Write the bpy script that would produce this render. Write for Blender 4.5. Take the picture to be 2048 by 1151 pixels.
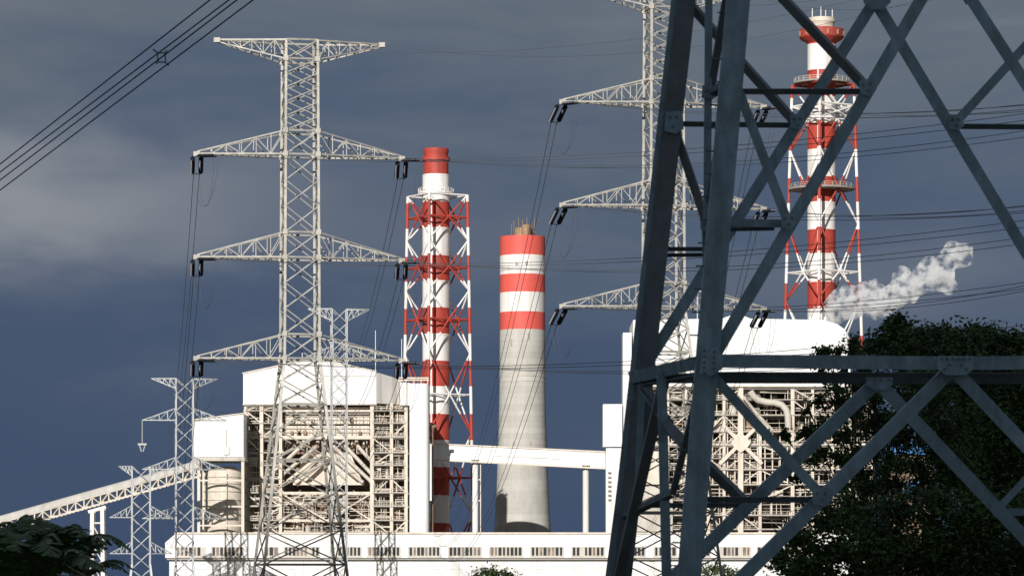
import bpy, bmesh, math, random
import numpy as np
from mathutils import Vector, Matrix, noise

R = math.radians
for o in list(bpy.data.objects): bpy.data.objects.remove(o)
scene = bpy.context.scene
col = scene.collection
random.seed(7)

# ------------------------------------------------------------------ camera
FPX = 7000.0            # focal length in photo pixels (2048 wide)
CAMZ = 20.0             # eye height above the plant's yard (camera stands on a low hill)
HOR = 1165.0            # horizon row
cam_d = bpy.data.cameras.new('camera')
cam = bpy.data.objects.new('camera', cam_d); col.objects.link(cam)
cam.location = (0, 0, CAMZ); cam.rotation_euler = (R(90), 0, 0)
cam_d.sensor_width = 36.0
cam_d.lens = 36.0 * FPX / 2048.0
cam_d.shift_y = (HOR - 575.5) / 2048.0
cam_d.clip_start = 0.5; cam_d.clip_end = 60000
cam_d.dof.use_dof = True; cam_d.dof.focus_distance = 600; cam_d.dof.aperture_fstop = 7.0
scene.camera = cam
scene.render.resolution_x = 1024; scene.render.resolution_y = 575

# ------------------------------------------------------------------ world, sun
SUN_EL, SUN_AZ = R(21), R(16)       # low sun behind the camera, a little to the left
sdir = Vector((-math.sin(SUN_AZ) * math.cos(SUN_EL), -math.cos(SUN_AZ) * math.cos(SUN_EL), math.sin(SUN_EL)))
world = bpy.data.worlds.new('World'); scene.world = world; world.use_nodes = True
wn, wl = world.node_tree.nodes, world.node_tree.links
wn.clear()
def N(tree, t, **kw):
    n = tree.nodes.new(t)
    for k, v in kw.items(): setattr(n, k, v)
    return n
def srgb(r, g, b):
    f = lambda c: (c / 255 / 12.92) if c / 255 <= .04045 else ((c / 255 + .055) / 1.055) ** 2.4
    return (f(r), f(g), f(b), 1)
wt = world.node_tree
out = N(wt, 'ShaderNodeOutputWorld'); bg = N(wt, 'ShaderNodeBackground')
sky = N(wt, 'ShaderNodeTexSky'); sky.sky_type = 'NISHITA'; sky.sun_disc = False
sky.sun_elevation = SUN_EL; sky.sun_rotation = R(180) + SUN_AZ
tc = N(wt, 'ShaderNodeTexCoord')
sep = N(wt, 'ShaderNodeSeparateXYZ'); wl.new(tc.outputs['Generated'], sep.inputs[0])
# storm cloud deck: slate blue low down, greyer higher up, broken by soft cloud noise
mp = N(wt, 'ShaderNodeMapping'); mp.inputs['Scale'].default_value = (9, 9, 34); mp.inputs['Location'].default_value = (2.3, .4, 1.1)
wl.new(tc.outputs['Generated'], mp.inputs[0])
nz = N(wt, 'ShaderNodeTexNoise'); nz.inputs['Scale'].default_value = 1.0; nz.inputs['Detail'].default_value = 5; nz.inputs['Roughness'].default_value = .58
nz.inputs['Distortion'].default_value = .4
wl.new(mp.outputs[0], nz.inputs['Vector'])
def M(op, a, b=None, clamp=False):
    n = N(wt, 'ShaderNodeMath', operation=op); n.use_clamp = clamp
    for i, v in enumerate((a, b)):
        if v is None: continue
        if isinstance(v, (int, float)): n.inputs[i].default_value = v
        else: wl.new(v, n.inputs[i])
    return n.outputs[0]
el = M('ABSOLUTE', sep.outputs['Z'])
nzc = M('SUBTRACT', nz.outputs['Fac'], .5)
hgt = M('ADD', M('MULTIPLY', el, 5.6), M('MULTIPLY', nzc, .95))
ramp = N(wt, 'ShaderNodeValToRGB'); wl.new(hgt, ramp.inputs[0])
cr = ramp.color_ramp
stops = [(0.0, srgb(56, 75, 106)), (.35, srgb(62, 79, 108)), (.62, srgb(78, 92, 114)), (.92, srgb(100, 109, 121)), (1.0, srgb(106, 114, 125))]
while len(cr.elements) < len(stops): cr.elements.new(.5)
for e, (p, c) in zip(cr.elements, stops): e.position = p; e.color = c
# a paler cloud bank standing low in the north-west, ragged by the same noise
def bank(ax, az, wx, wz, amt, seed):
    mm = N(wt, 'ShaderNodeMapping'); mm.inputs['Scale'].default_value = (14, 14, 40); mm.inputs['Location'].default_value = (seed, seed * 2, seed * .7)
    wl.new(tc.outputs['Generated'], mm.inputs[0])
    n2 = N(wt, 'ShaderNodeTexNoise'); n2.inputs['Scale'].default_value = 1.6; n2.inputs['Detail'].default_value = 6
    wl.new(mm.outputs[0], n2.inputs['Vector'])
    wob = M('MULTIPLY', M('SUBTRACT', n2.outputs['Fac'], .5), 2.2)
    dx = M('DIVIDE', M('SUBTRACT', sep.outputs['X'], ax), wx)
    dz = M('ADD', M('DIVIDE', M('SUBTRACT', sep.outputs['Z'], az), wz), wob)
    d2 = M('ADD', M('MULTIPLY', dx, dx), M('MULTIPLY', dz, dz))
    g = M('POWER', 2.718, M('MULTIPLY', d2, -1))
    front = M('GREATER_THAN', sep.outputs['Y'], 0)
    return M('MULTIPLY', M('MULTIPLY', g, front), amt, clamp=True)
cur = ramp.outputs['Color']
for (a, c) in ((bank(-.15, .107, .08, .018, 1.0, 3.1), srgb(140, 144, 151)), (bank(-.02, .098, .05, .009, .22, 8.2), srgb(126, 132, 142)), (bank(.11, .085, .05, .012, .32, 5.5), srgb(124, 130, 142))):
    mx = N(wt, 'ShaderNodeMix', data_type='RGBA'); wl.new(a, mx.inputs['Factor'])
    wl.new(cur, mx.inputs['A']); mx.inputs['B'].default_value = c; cur = mx.outputs['Result']
SKY_K = .05
sk = N(wt, 'ShaderNodeMix', data_type='RGBA'); sk.blend_type = 'MULTIPLY'; sk.inputs['Factor'].default_value = 1
wl.new(sky.outputs[0], sk.inputs['A']); sk.inputs['B'].default_value = (SKY_K,) * 3 + (1,)
mx = N(wt, 'ShaderNodeMix', data_type='RGBA'); mx.inputs['Factor'].default_value = .95
wl.new(sk.outputs['Result'], mx.inputs['A']); wl.new(cur, mx.inputs['B'])
wl.new(mx.outputs['Result'], bg.inputs['Color']); bg.inputs['Strength'].default_value = 1.0
wl.new(bg.outputs[0], out.inputs[0])

sun_d = bpy.data.lights.new('sun', 'SUN'); sun_d.energy = 4.7; sun_d.angle = R(.5); sun_d.color = (1, .975, .93)
sun = bpy.data.objects.new('sun', sun_d); col.objects.link(sun)
sun.rotation_euler = (-sdir).to_track_quat('-Z', 'Y').to_euler(); sun.location = (0, 0, 300)

vs = scene.view_settings
vs.view_transform = 'Standard'; vs.look = 'None'; vs.gamma = 1; vs.exposure = 0; vs.use_curve_mapping = False
scene.cycles.volume_bounces = 16; scene.cycles.volume_step_rate = 1.0

# ------------------------------------------------------------------ helpers
def P(px, py, D):
    return Vector(((px - 1024) / FPX * D, D, CAMZ + (HOR - py) / FPX * D))
def gz(x, y):           # terrain: a low hill under the camera falling to the flat yard
    d = math.hypot(x, y)
    return 18.3 * math.exp(-(d / 95) ** 2) + (.4 * noise.noise((x * .03, y * .03, 0)) if d > 3 else 0) * min(1, d / 60)

def mat(name, c, rough=.6, metal=0, var=.12, scale=1.5, stretch=(1, 1, 1), dirt=None, dirt_amt=.3, bump=0, bscale=8, island=0, spec=.4):
    m = bpy.data.materials.new(name); m.use_nodes = True
    t = m.node_tree; b = t.nodes['Principled BSDF']
    b.inputs['Roughness'].default_value = rough; b.inputs['Metallic'].default_value = metal
    b.inputs['Specular IOR Level'].default_value = spec
    g = N(t, 'ShaderNodeNewGeometry')
    mpn = N(t, 'ShaderNodeMapping'); mpn.inputs['Scale'].default_value = stretch
    t.links.new(g.outputs['Position'], mpn.inputs[0])
    n = N(t, 'ShaderNodeTexNoise'); n.inputs['Scale'].default_value = scale; n.inputs['Detail'].default_value = 6; n.inputs['Roughness'].default_value = .65
    t.links.new(mpn.outputs[0], n.inputs['Vector'])
    rp = N(t, 'ShaderNodeValToRGB')
    rp.color_ramp.elements[0].position = .3; rp.color_ramp.elements[1].position = .7
    rp.color_ramp.elements[0].color = tuple(x * (1 - var) for x in c) + (1,)
    rp.color_ramp.elements[1].color = tuple(min(1, x * (1 + var)) for x in c) + (1,)
    t.links.new(n.outputs['Fac'], rp.inputs[0]); cur = rp.outputs[0]
    if dirt:
        n2 = N(t, 'ShaderNodeTexNoise'); n2.inputs['Scale'].default_value = scale * .7; n2.inputs['Detail'].default_value = 8
        m2 = N(t, 'ShaderNodeMapping'); m2.inputs['Scale'].default_value = (stretch[0] * 1.7, stretch[1] * 1.7, stretch[2] * .25); m2.inputs['Location'].default_value = (31, 7, 3)
        t.links.new(g.outputs['Position'], m2.inputs[0]); t.links.new(m2.outputs[0], n2.inputs['Vector'])
        r2 = N(t, 'ShaderNodeMapRange'); r2.inputs[1].default_value = .5; r2.inputs[2].default_value = .75; r2.inputs[4].default_value = dirt_amt
        t.links.new(n2.outputs['Fac'], r2.inputs[0])
        mx = N(t, 'ShaderNodeMix', data_type='RGBA'); t.links.new(r2.outputs[0], mx.inputs['Factor'])
        t.links.new(cur, mx.inputs['A']); mx.inputs['B'].default_value = tuple(dirt) + (1,); cur = mx.outputs['Result']
    if island:
        hs = N(t, 'ShaderNodeHueSaturation'); mr = N(t, 'ShaderNodeMapRange'); mr.inputs[3].default_value = 1 - island; mr.inputs[4].default_value = 1 + island
        t.links.new(g.outputs['Random Per Island'], mr.inputs[0]); t.links.new(mr.outputs[0], hs.inputs['Value'])
        t.links.new(cur, hs.inputs['Color']); cur = hs.outputs[0]
    t.links.new(cur, b.inputs['Base Color'])
    if bump:
        n3 = N(t, 'ShaderNodeTexNoise'); n3.inputs['Scale'].default_value = bscale; n3.inputs['Detail'].default_value = 5
        t.links.new(g.outputs['Position'], n3.inputs['Vector'])
        bp = N(t, 'ShaderNodeBump'); bp.inputs['Strength'].default_value = bump; bp.inputs['Distance'].default_value = .05
        t.links.new(n3.outputs['Fac'], bp.inputs['Height']); t.links.new(bp.outputs[0], b.inputs['Normal'])
    return m

MT = dict(
    white=mat('white_cladding', (.79, .78, .76), .55, var=.05, scale=.25, stretch=(1, 1, .3), dirt=(.46, .41, .35), dirt_amt=.36),
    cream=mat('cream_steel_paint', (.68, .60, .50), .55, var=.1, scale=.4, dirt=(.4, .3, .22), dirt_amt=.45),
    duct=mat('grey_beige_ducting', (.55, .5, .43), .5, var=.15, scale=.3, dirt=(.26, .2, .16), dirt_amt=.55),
    conv=mat('weathered_conveyor_sheeting', (.52, .49, .45), .6, var=.15, scale=.5, stretch=(1, 1, .4), dirt=(.3, .27, .23), dirt_amt=.5),
    brown=mat('rusty_brown_plant', (.27, .18, .13), .8, var=.4, scale=.4, dirt=(.09, .065, .05), dirt_amt=.7),
    dark=mat('shade_dark_brown', (.25, .20, .17), .9, var=.5, scale=.5, dirt=(.32, .25, .2), dirt_amt=.5),  # brown dark enough to carry the shade between the boiler floors
    redp=mat('faded_red_paint', (.43, .055, .036), .6, var=.13, scale=.35, stretch=(1, 1, .35), dirt=(.19, .065, .055), dirt_amt=.75),
    redc=mat('bright_red_paint', (.68, .105, .08), .6, var=.08, scale=.3, stretch=(1, 1, .3), dirt=(.55, .09, .07), dirt_amt=.4),
    whitep=mat('chalky_white_paint', (.80, .77, .73), .6, var=.07, scale=.4, stretch=(1, 1, .3), dirt=(.48, .40, .34), dirt_amt=.6),
    concrete=mat('board_marked_concrete', (.50, .46, .41), .85, var=.13, scale=.35, stretch=(1, 1, .4), dirt=(.36, .33, .29), dirt_amt=.55, bump=.3, bscale=1.2),
    conc_dark=mat('dark_grey_concrete', (.36, .33, .30), .85, var=.1, scale=.5),  # plain darker concrete tone
    galv=mat('pale_galvanised_steel', (.36, .34, .30), .5, .2, var=.25, scale=.8, dirt=(.19, .175, .145), dirt_amt=.6),
    galvfar=mat('dull_galvanised_steel', (.38, .385, .385), .5, .2, var=.1, scale=.5),
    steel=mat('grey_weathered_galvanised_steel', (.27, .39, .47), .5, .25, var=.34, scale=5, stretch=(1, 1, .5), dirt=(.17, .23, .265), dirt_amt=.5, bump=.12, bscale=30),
    steel_shade=mat('shaded_galvanised_steel', (.17, .205, .225), .6, .2, var=.25, scale=3, dirt=(.09, .10, .11), dirt_amt=.5, bump=.12, bscale=30),  # shaded copy of the tower steel, shade put into the colour
    insul=mat('black_glazed_porcelain', (.012, .013, .02), .35, var=.2, scale=4),
    wire=mat('dull_aluminium_wire', (.10, .105, .115), .6, .3, var=.1, scale=2),
    wirelite=mat('pale_fittings', (.5, .5, .5), .5, .3, var=.1),
    glass=mat('dark_louvre_glass', (.03, .032, .035), .3, var=.2, scale=2),
    rust=mat('rusty_flue_steel', (.33, .22, .14), .8, var=.3, scale=1.2, dirt=(.18, .1, .06), dirt_amt=.6),
    grate=mat('grey_grating', (.32, .30, .27), .8, var=.2, scale=.6),
    blue=mat('blue_roof_sheet', (.05, .22, .55), .5, var=.12, scale=.5),
    ground=mat('dry_grass_soil', (.10, .095, .05), .95, var=.4, scale=.06, dirt=(.05, .07, .025), dirt_amt=.8, bump=.4, bscale=2),
    bark=mat('dark_bark', (.035, .028, .022), .9, var=.3, scale=4, stretch=(1, 1, .3), bump=.5),
    leaf=mat('deep_green_leaves', (.058, .11, .027), .5, var=.3, scale=.6, island=.5),
    leaf2=mat('olive_green_leaves', (.075, .105, .035), .55, var=.3, scale=.6, island=.45),
    banana=mat('banana_leaf_green', (.055, .12, .035), .4, var=.3, scale=1.2, island=.35),
    stem=mat('banana_stem', (.09, .10, .045), .7, var=.3, scale=3),
    cloudm=mat('cloud_vapour', (.85, .85, .86), 1, var=.05, scale=.01, spec=0),
)

class MB:
    def __init__(s): s.v = []; s.f = []
    def add(s, vs, fs):
        b = len(s.v); s.v += [tuple(v) for v in vs]; s.f += [tuple(b + i for i in f) for f in fs]; return s
    def box(s, lo, hi):
        (a, b, c), (d, e, f) = lo, hi
        return s.add([(a, b, c), (d, b, c), (d, e, c), (a, e, c), (a, b, f), (d, b, f), (d, e, f), (a, e, f)],
                     [(3, 2, 1, 0), (4, 5, 6, 7), (0, 1, 5, 4), (1, 2, 6, 5), (2, 3, 7, 6), (3, 0, 4, 7)])
    def bar(s, p, q, w, d=None):
        p, q = Vector(p), Vector(q); z = (q - p).normalized(); d = d or w
        y = Vector((0, 1, 0)); y = (y - z * y.dot(z))
        if y.length < .05: y = Vector((1, 0, 0)) - z * z.x
        y.normalize(); x = y.cross(z); x *= w / 2; y *= d / 2
        return s.add([p - x - y, p + x - y, p + x + y, p - x + y, q - x - y, q + x - y, q + x + y, q - x + y],
                     [(3, 2, 1, 0), (4, 5, 6, 7), (0, 1, 5, 4), (1, 2, 6, 5), (2, 3, 7, 6), (3, 0, 4, 7)])
    def tube(s, pts, r, n=8, caps=True):
        pts = [Vector(p) for p in pts]; rs = r if isinstance(r, (list, tuple)) else [r] * len(pts)
        rings = []; up = None
        for i, p in enumerate(pts):
            d = (pts[min(i + 1, len(pts) - 1)] - pts[max(i - 1, 0)]).normalized()
            if up is None:
                up = Vector((0, 0, 1)) if abs(d.z) < .9 else Vector((1, 0, 0))
            x = (up - d * up.dot(d)).normalized(); up = x; y = d.cross(x)
            rings.append([p + (x * math.cos(2 * math.pi * k / n) + y * math.sin(2 * math.pi * k / n)) * rs[i] for k in range(n)])
        b = len(s.v)
        for rg in rings: s.v += [tuple(v) for v in rg]
        for i in range(len(pts) - 1):
            for k in range(n):
                k2 = (k + 1) % n
                s.f.append((b + i * n + k, b + i * n + k2, b + (i + 1) * n + k2, b + (i + 1) * n + k))
        if caps:
            s.f.append(tuple(b + k for k in reversed(range(n)))); e = b + (len(pts) - 1) * n
            s.f.append(tuple(e + k for k in range(n)))
        return s
    def lathe(s, prof, c, n=32, caps=True):
        c = Vector(c); b = len(s.v)
        for (r, z) in prof:
            for k in range(n):
                a = 2 * math.pi * k / n; s.v.append((c.x + r * math.cos(a), c.y + r * math.sin(a), z))
        for i in range(len(prof) - 1):
            for k in range(n):
                k2 = (k + 1) % n
                s.f.append((b + i * n + k, b + i * n + k2, b + (i + 1) * n + k2, b + (i + 1) * n + k))
        if caps:
            s.f.append(tuple(b + k for k in reversed(range(n)))); e = b + (len(prof) - 1) * n
            s.f.append(tuple(e + k for k in range(n)))
        return s
    def prism(s, poly, y0, y1):     # poly: (x, z) going round, extruded along y
        n = len(poly); b = len(s.v)
        s.v += [(x, y0, z) for x, z in poly] + [(x, y1, z) for x, z in poly]
        s.f += [tuple(b + k for k in range(n)), tuple(b + n + k for k in reversed(range(n)))]
        s.f += [(b + (k + 1) % n, b + k, b + n + k, b + n + (k + 1) % n) for k in range(n)]
        return s
    def build(s, name, m, parent=None, smooth=False):
        me = bpy.data.meshes.new(name)
        off = Vector((0, 0, 0)) if parent is None else BASE[parent.name]
        me.from_pydata([(v[0] - off.x, v[1] - off.y, v[2] - off.z) for v in s.v], [], s.f)
        bm = bmesh.new(); bm.from_mesh(me); bmesh.ops.recalc_face_normals(bm, faces=bm.faces); bm.to_mesh(me); bm.free()
        me.materials.append(MT[m] if isinstance(m, str) else m)
        if smooth:
            me.polygons.foreach_set('use_smooth', [True] * len(me.polygons))
            me.set_sharp_from_angle(angle=R(40))
        o = bpy.data.objects.new(name, me); col.objects.link(o)
        if parent is not None: o.parent = parent
        BASE[o.name] = off
        return o
BASE = {}
def tag(o, label, cat, group=None, kind=None):
    if label: o['label'] = label
    if cat: o['category'] = cat
    if group: o['group'] = group
    if kind: o['kind'] = kind
    return o
def thing(name, label, cat, loc, group=None):
    o = bpy.data.objects.new(name, None); col.objects.link(o); o.location = loc
    o.empty_display_size = .5
    BASE[o.name] = Vector(loc)
    return tag(o, label, cat, group)
def single(o, label, cat, loc, group=None, kind=None):   # a thing that is one mesh: move origin to its base
    loc = Vector(loc); o.data.transform(Matrix.Translation(-loc)); o.location = loc
    return tag(o, label, cat, group, kind)

_um = {}
def unit(shape, m):
    k = (shape, m)
    if k in _um: return _um[k]
    b = MB()
    if shape == 'box': b.box((-.5, -.5, 0), (.5, .5, 1))
    elif shape == 'L':      # angle: one flange faces -y, the other runs back from its +x edge
        t = .13
        pr = [(-.5, -.5), (.5, -.5), (.5, .5), (.5 - t, .5), (.5 - t, -.5 + t), (-.5, -.5 + t)]
        n = 6; b.v = [(x, y, 0) for x, y in pr] + [(x, y, 1) for x, y in pr]
        b.f = [tuple(reversed(range(n))), tuple(range(n, 2 * n))] + [(k2, (k2 + 1) % n, n + (k2 + 1) % n, n + k2) for k2 in range(n)]
    elif shape == 'cyl':
        b.lathe([(.5, 0), (.5, 1)], (0, 0, 0), 12)
    me = bpy.data.meshes.new(shape); me.from_pydata(b.v, [], b.f)
    bm = bmesh.new(); bm.from_mesh(me); bmesh.ops.recalc_face_normals(bm, faces=bm.faces); bm.to_mesh(me); bm.free()
    if shape == 'cyl':
        me.polygons.foreach_set('use_smooth', [True] * len(me.polygons)); me.set_sharp_from_angle(angle=R(40))
    me.materials.append(MT[m]); _um[k] = me
    return me
def bar(name, p, q, w, m, parent, shape='box', d=None, flip=1, back=None):  # back: which way the rear flange points
    """one straight member, its mesh shared with all alike members"""
    p, q = Vector(p), Vector(q); z = q - p; L = z.length; z.normalize(); d = d or w
    y = Vector(back) if back else Vector((0, 1, 0))
    y = y - z * y.dot(z)
    if y.length < .05: y = Vector((1, 0, 0)) - z * z.x
    y.normalize(); x = y.cross(z)
    if flip < 0: pass
    mtx = Matrix((x * w * flip, y * d, z * L)).transposed().to_4x4(); mtx.translation = p - BASE[parent.name]
    o = bpy.data.objects.new(name, unit(shape, m)); col.objects.link(o); o.parent = parent
    o.matrix_basis = mtx
    return o
def tubes(name, pts, r, m, parent, n=8):
    return MB().tube(pts, r, n).build(name, m, parent, True)

# ------------------------------------------------------------------ ground
def make_ground():
    xs = sorted(set([-16000, -8000, -4000, -2000, -1200, -800, -500] + list(range(-320, 321, 20)) + [500, 800, 1200, 2000, 4000, 8000, 16000]))
    ys = sorted(set([-6000, -3000, -1200, -600] + list(range(-300, 321, 20)) + [400, 600, 900, 1300, 2000, 4000, 9000, 18000, 30000]))
    b = MB(); nx = len(xs)
    b.v = [(x, y, gz(x, y)) for y in ys for x in xs]
    b.f = [(j * nx + i, j * nx + i + 1, (j + 1) * nx + i + 1, (j + 1) * nx + i) for j in range(len(ys) - 1) for i in range(nx - 1)]
    o = b.build('ground', 'ground', None, True); tag(o, None, None, kind='structure')
make_ground()

# unseen storm cloud behind the camera, its edge shaped to shade the foreground
def make_unseen_cloud():
    rnd = random.Random(3)
    h = Vector((sdir.x, sdir.y, 0)).normalized(); side = Vector((-h.y, h.x, 0))
    edge = Vector((-23, 380, 0)) + h * 1000; z0 = -2 + 1000 * math.tan(SUN_EL)
    bm = bmesh.new()
    NE = 30
    for k in range(NE + 70):       # a ragged leading edge, then the body of the unseen cloud behind it
        u = rnd.uniform(165, 720); s = rnd.uniform(-120, 420); r = rnd.uniform(60, 105)
        if k < NE: u = 162; s = -170 + k * 21; r = 62
        c = edge + h * (u - 1.5 * s) + side * s
        mtx = Matrix.Translation((c.x, c.y, z0 + r * .32)) @ Matrix.Diagonal((r, r, r * rnd.uniform(.45, .6) if k >= NE else r * .42, 1))
        bmesh.ops.create_icosphere(bm, subdivisions=3, radius=1, matrix=mtx)
    for v in bm.verts:
        n = noise.noise_vector(v.co * .018) * 16 + noise.noise_vector(v.co * .05) * 6
        v.co += n
    me = bpy.data.meshes.new('cloud'); bm.to_mesh(me); bm.free(); me.materials.append(MT['cloudm'])
    me.polygons.foreach_set('use_smooth', [True] * len(me.polygons))
    o = bpy.data.objects.new('cloud', me); col.objects.link(o); tag(o, None, None, kind='structure')
make_unseen_cloud()

# ------------------------------------------------------------------ turbine hall
def make_turbine_hall():
    D = 1000; g = P(1000, 1165, D); S = D / FPX
    X = lambda px: (px - 1024) * S
    Z = lambda py: CAMZ + (HOR - py) * S
    t = thing('turbine_hall', 'long white turbine hall with strip of dark louvre windows below its roof', 'building', (X(1040), D, 0))
    y0, y1 = D, D + 34
    MB().box((X(338), y0 + .8, 0), (X(1760), y1, Z(1116))).build('wall', 'white', t)
    # clerestory storey, slightly proud, with sloped left end
    MB().prism([(X(331), Z(1114.5)), (X(1768), Z(1114.5)), (X(1768), Z(1066)), (X(352), Z(1066)), (X(331), Z(1084))], y0 - .9, y1 + 1).build('clerestory', 'white', t)
    MB().box((X(334), y0 - .4, Z(1118.5)), (X(1764), y0 + .6, Z(1114.8))).build('drip_ledge', 'conc_dark', t)
    MB().box((X(350), y0 - 1.2, Z(1067.5)), (X(1768), y0 - .92, Z(1063.5))).build('roof_edge', 'cream', t)
    groups = [(352, 411), (424, 487), (529, 557), (569, 639), (676, 722), (736, 800), (818, 880), (898, 962), (980, 1044), (1062, 1126), (1144, 1208), (1226, 1290), (1308, 1352), (1366, 1420), (1438, 1500), (1514, 1562), (1580, 1640), (1656, 1716)]
    for a, b in groups:
        n = max(3, int((b - a) / 7.6)); w = (b - a) / n
        for i in range(n):
            if random.random() < .06: continue
            x = a + w * (i + .5)
            bar('window', Vector((X(x), y0 - .93, Z(1110))), Vector((X(x), y0 - .93, Z(1093.5))), w * S * random.uniform(.5, .8), random.choice(['glass', 'glass', 'dark']), t, d=random.uniform(.06, .16))
        MB().box((X(a - 1.5), y0 - .925, Z(1111)), (X(b + 1.5), y0 - .88, Z(1092.5))).build('window_frame', 'duct', t)
        MB().box((X(a - 2), y0 - 1.15, Z(1112.5)), (X(b + 2), y0 - .9, Z(1110.6))).build('window_sill', 'cream', t)
    for px in range(372, 1750, 78):
        bar('wall_seam', (X(px), y0 + .78, 0), (X(px), y0 + .78, Z(1119)), .16, 'duct', t, d=.08)
    for py in (1137, 1168):
        bar('wall_seam', (X(338), y0 + .79, Z(py)), (X(1760), y0 + .79, Z(py)), .08, 'duct', t, d=.12)
make_turbine_hall()

# ------------------------------------------------------------------ boiler houses
def boiler_tools(D):
    S = D / FPX
    X = lambda px: (px - 1024) * S
    Z = lambda py: CAMZ + (HOR - py) * S
    return S, X, Z

FINE = {}
def fine(name, p, q, w, m, t): FINE.setdefault((t.name, name, m), MB()).bar(p, q, w)
def flush_fine(t):      # lines of a pixel or two: real geometry, joined
    for (tn, name, m), b in list(FINE.items()):
        if tn == t.name: tag(b.build(name, m, t), None, None, kind='stuff'); del FINE[(tn, name, m)]
def clutter(t, rnd, X, Z, S, D, x0, x1, ya, yb, n, rails=True):
    """pipes, vessels, ducts and stairs that fill one open steel bay"""
    za, zb = Z(yb), Z(ya)       # floor, ceiling
    w = X(x1) - X(x0)
    for k in range(n):
        c = rnd.random(); yy = D + rnd.uniform(1.2, 15); xx = X(x0) + rnd.uniform(.06, .94) * w
        m = rnd.choice(['duct', 'brown', 'cream', 'duct', 'cream', 'rust'])
        if c < .35:
            z = rnd.uniform(za + .6, zb - .5); r = rnd.uniform(.15, .42); L = rnd.uniform(.4, .95) * w
            a = X(x0) + rnd.uniform(0, w - L)
            pts = [(a, yy, z), (a + L, yy, z)]
            if rnd.random() < .5: pts += [(a + L + .02, yy, rnd.choice([za, zb]))]
            tubes('pipe', pts, r, m, t, 8)
        elif c < .55:
            r = rnd.uniform(.2, .5); bar('pipe', (xx, yy, za), (xx, yy, zb), r * 2, m, t, 'cyl')
        elif c < .75:
            s = rnd.uniform(.5, 1.6); h = rnd.uniform(.3, .75) * (zb - za); z = za if rnd.random() < .6 else zb - h
            MB().box((xx - s, yy, z), (xx + s, yy + 2.2, z + h)).box((xx - s * .6, yy - .3, z + h * .2), (xx + s * .6, yy, z + h * .8)).build('duct', m, t)
        elif c < .88:
            sg = rnd.choice((-1, 1)); L = min(w * .8, (zb - za) * 1.2); a = X(x0) + w / 2
            p, q = Vector((a - sg * L / 2, yy, za)), Vector((a + sg * L / 2, yy, zb))
            b = MB().bar(p, q, .3, .8)
            b.bar(p + Vector((0, -.4, 1)), q + Vector((0, -.4, 1)), .1); b.build('stair', 'cream', t)
        else:
            r = rnd.uniform(.7, 1.3); h = (zb - za) * rnd.uniform(.5, .85)
            MB().lathe([(r * .5, za), (r, za + .4), (r, za + h - .5), (r * .6, za + h - .1), (.1, za + h)], (xx, yy + 1, 0), 14).build('vessel', m, t, True)
    for k in range(2 + n // 3):       # cable trays and small-bore lines close to the face
        z = rnd.uniform(za + .5, zb - .3); fine('cable_trays', (X(x0), D + rnd.uniform(.3, 3), z), (X(x1), D + rnd.uniform(.3, 3), z + rnd.uniform(-.2, .2)), rnd.uniform(.1, .24), rnd.choice(['cream', 'duct', 'cream', 'grate']), t)
        xx = X(x0) + rnd.uniform(.1, .9) * w; fine('small_pipes', (xx, D + rnd.uniform(.4, 4), za), (xx, D + rnd.uniform(.4, 4), zb), rnd.uniform(.1, .22), rnd.choice(['cream', 'duct', 'cream']), t)
    if rails:
        for dz in (.55, 1.1): bar('handrail', (X(x0), D - .62, za + dz + .25), (X(x1), D - .62, za + dz + .25), .09, 'cream', t)
        m_ = max(2, int(w / 1.5))
        for i in range(m_ + 1):
            xx = X(x0) + w * i / m_
            fine('handrail_posts', (xx, D - .6, za + .2), (xx, D - .6, za + 1.4), .08, 'cream', t)

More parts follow.
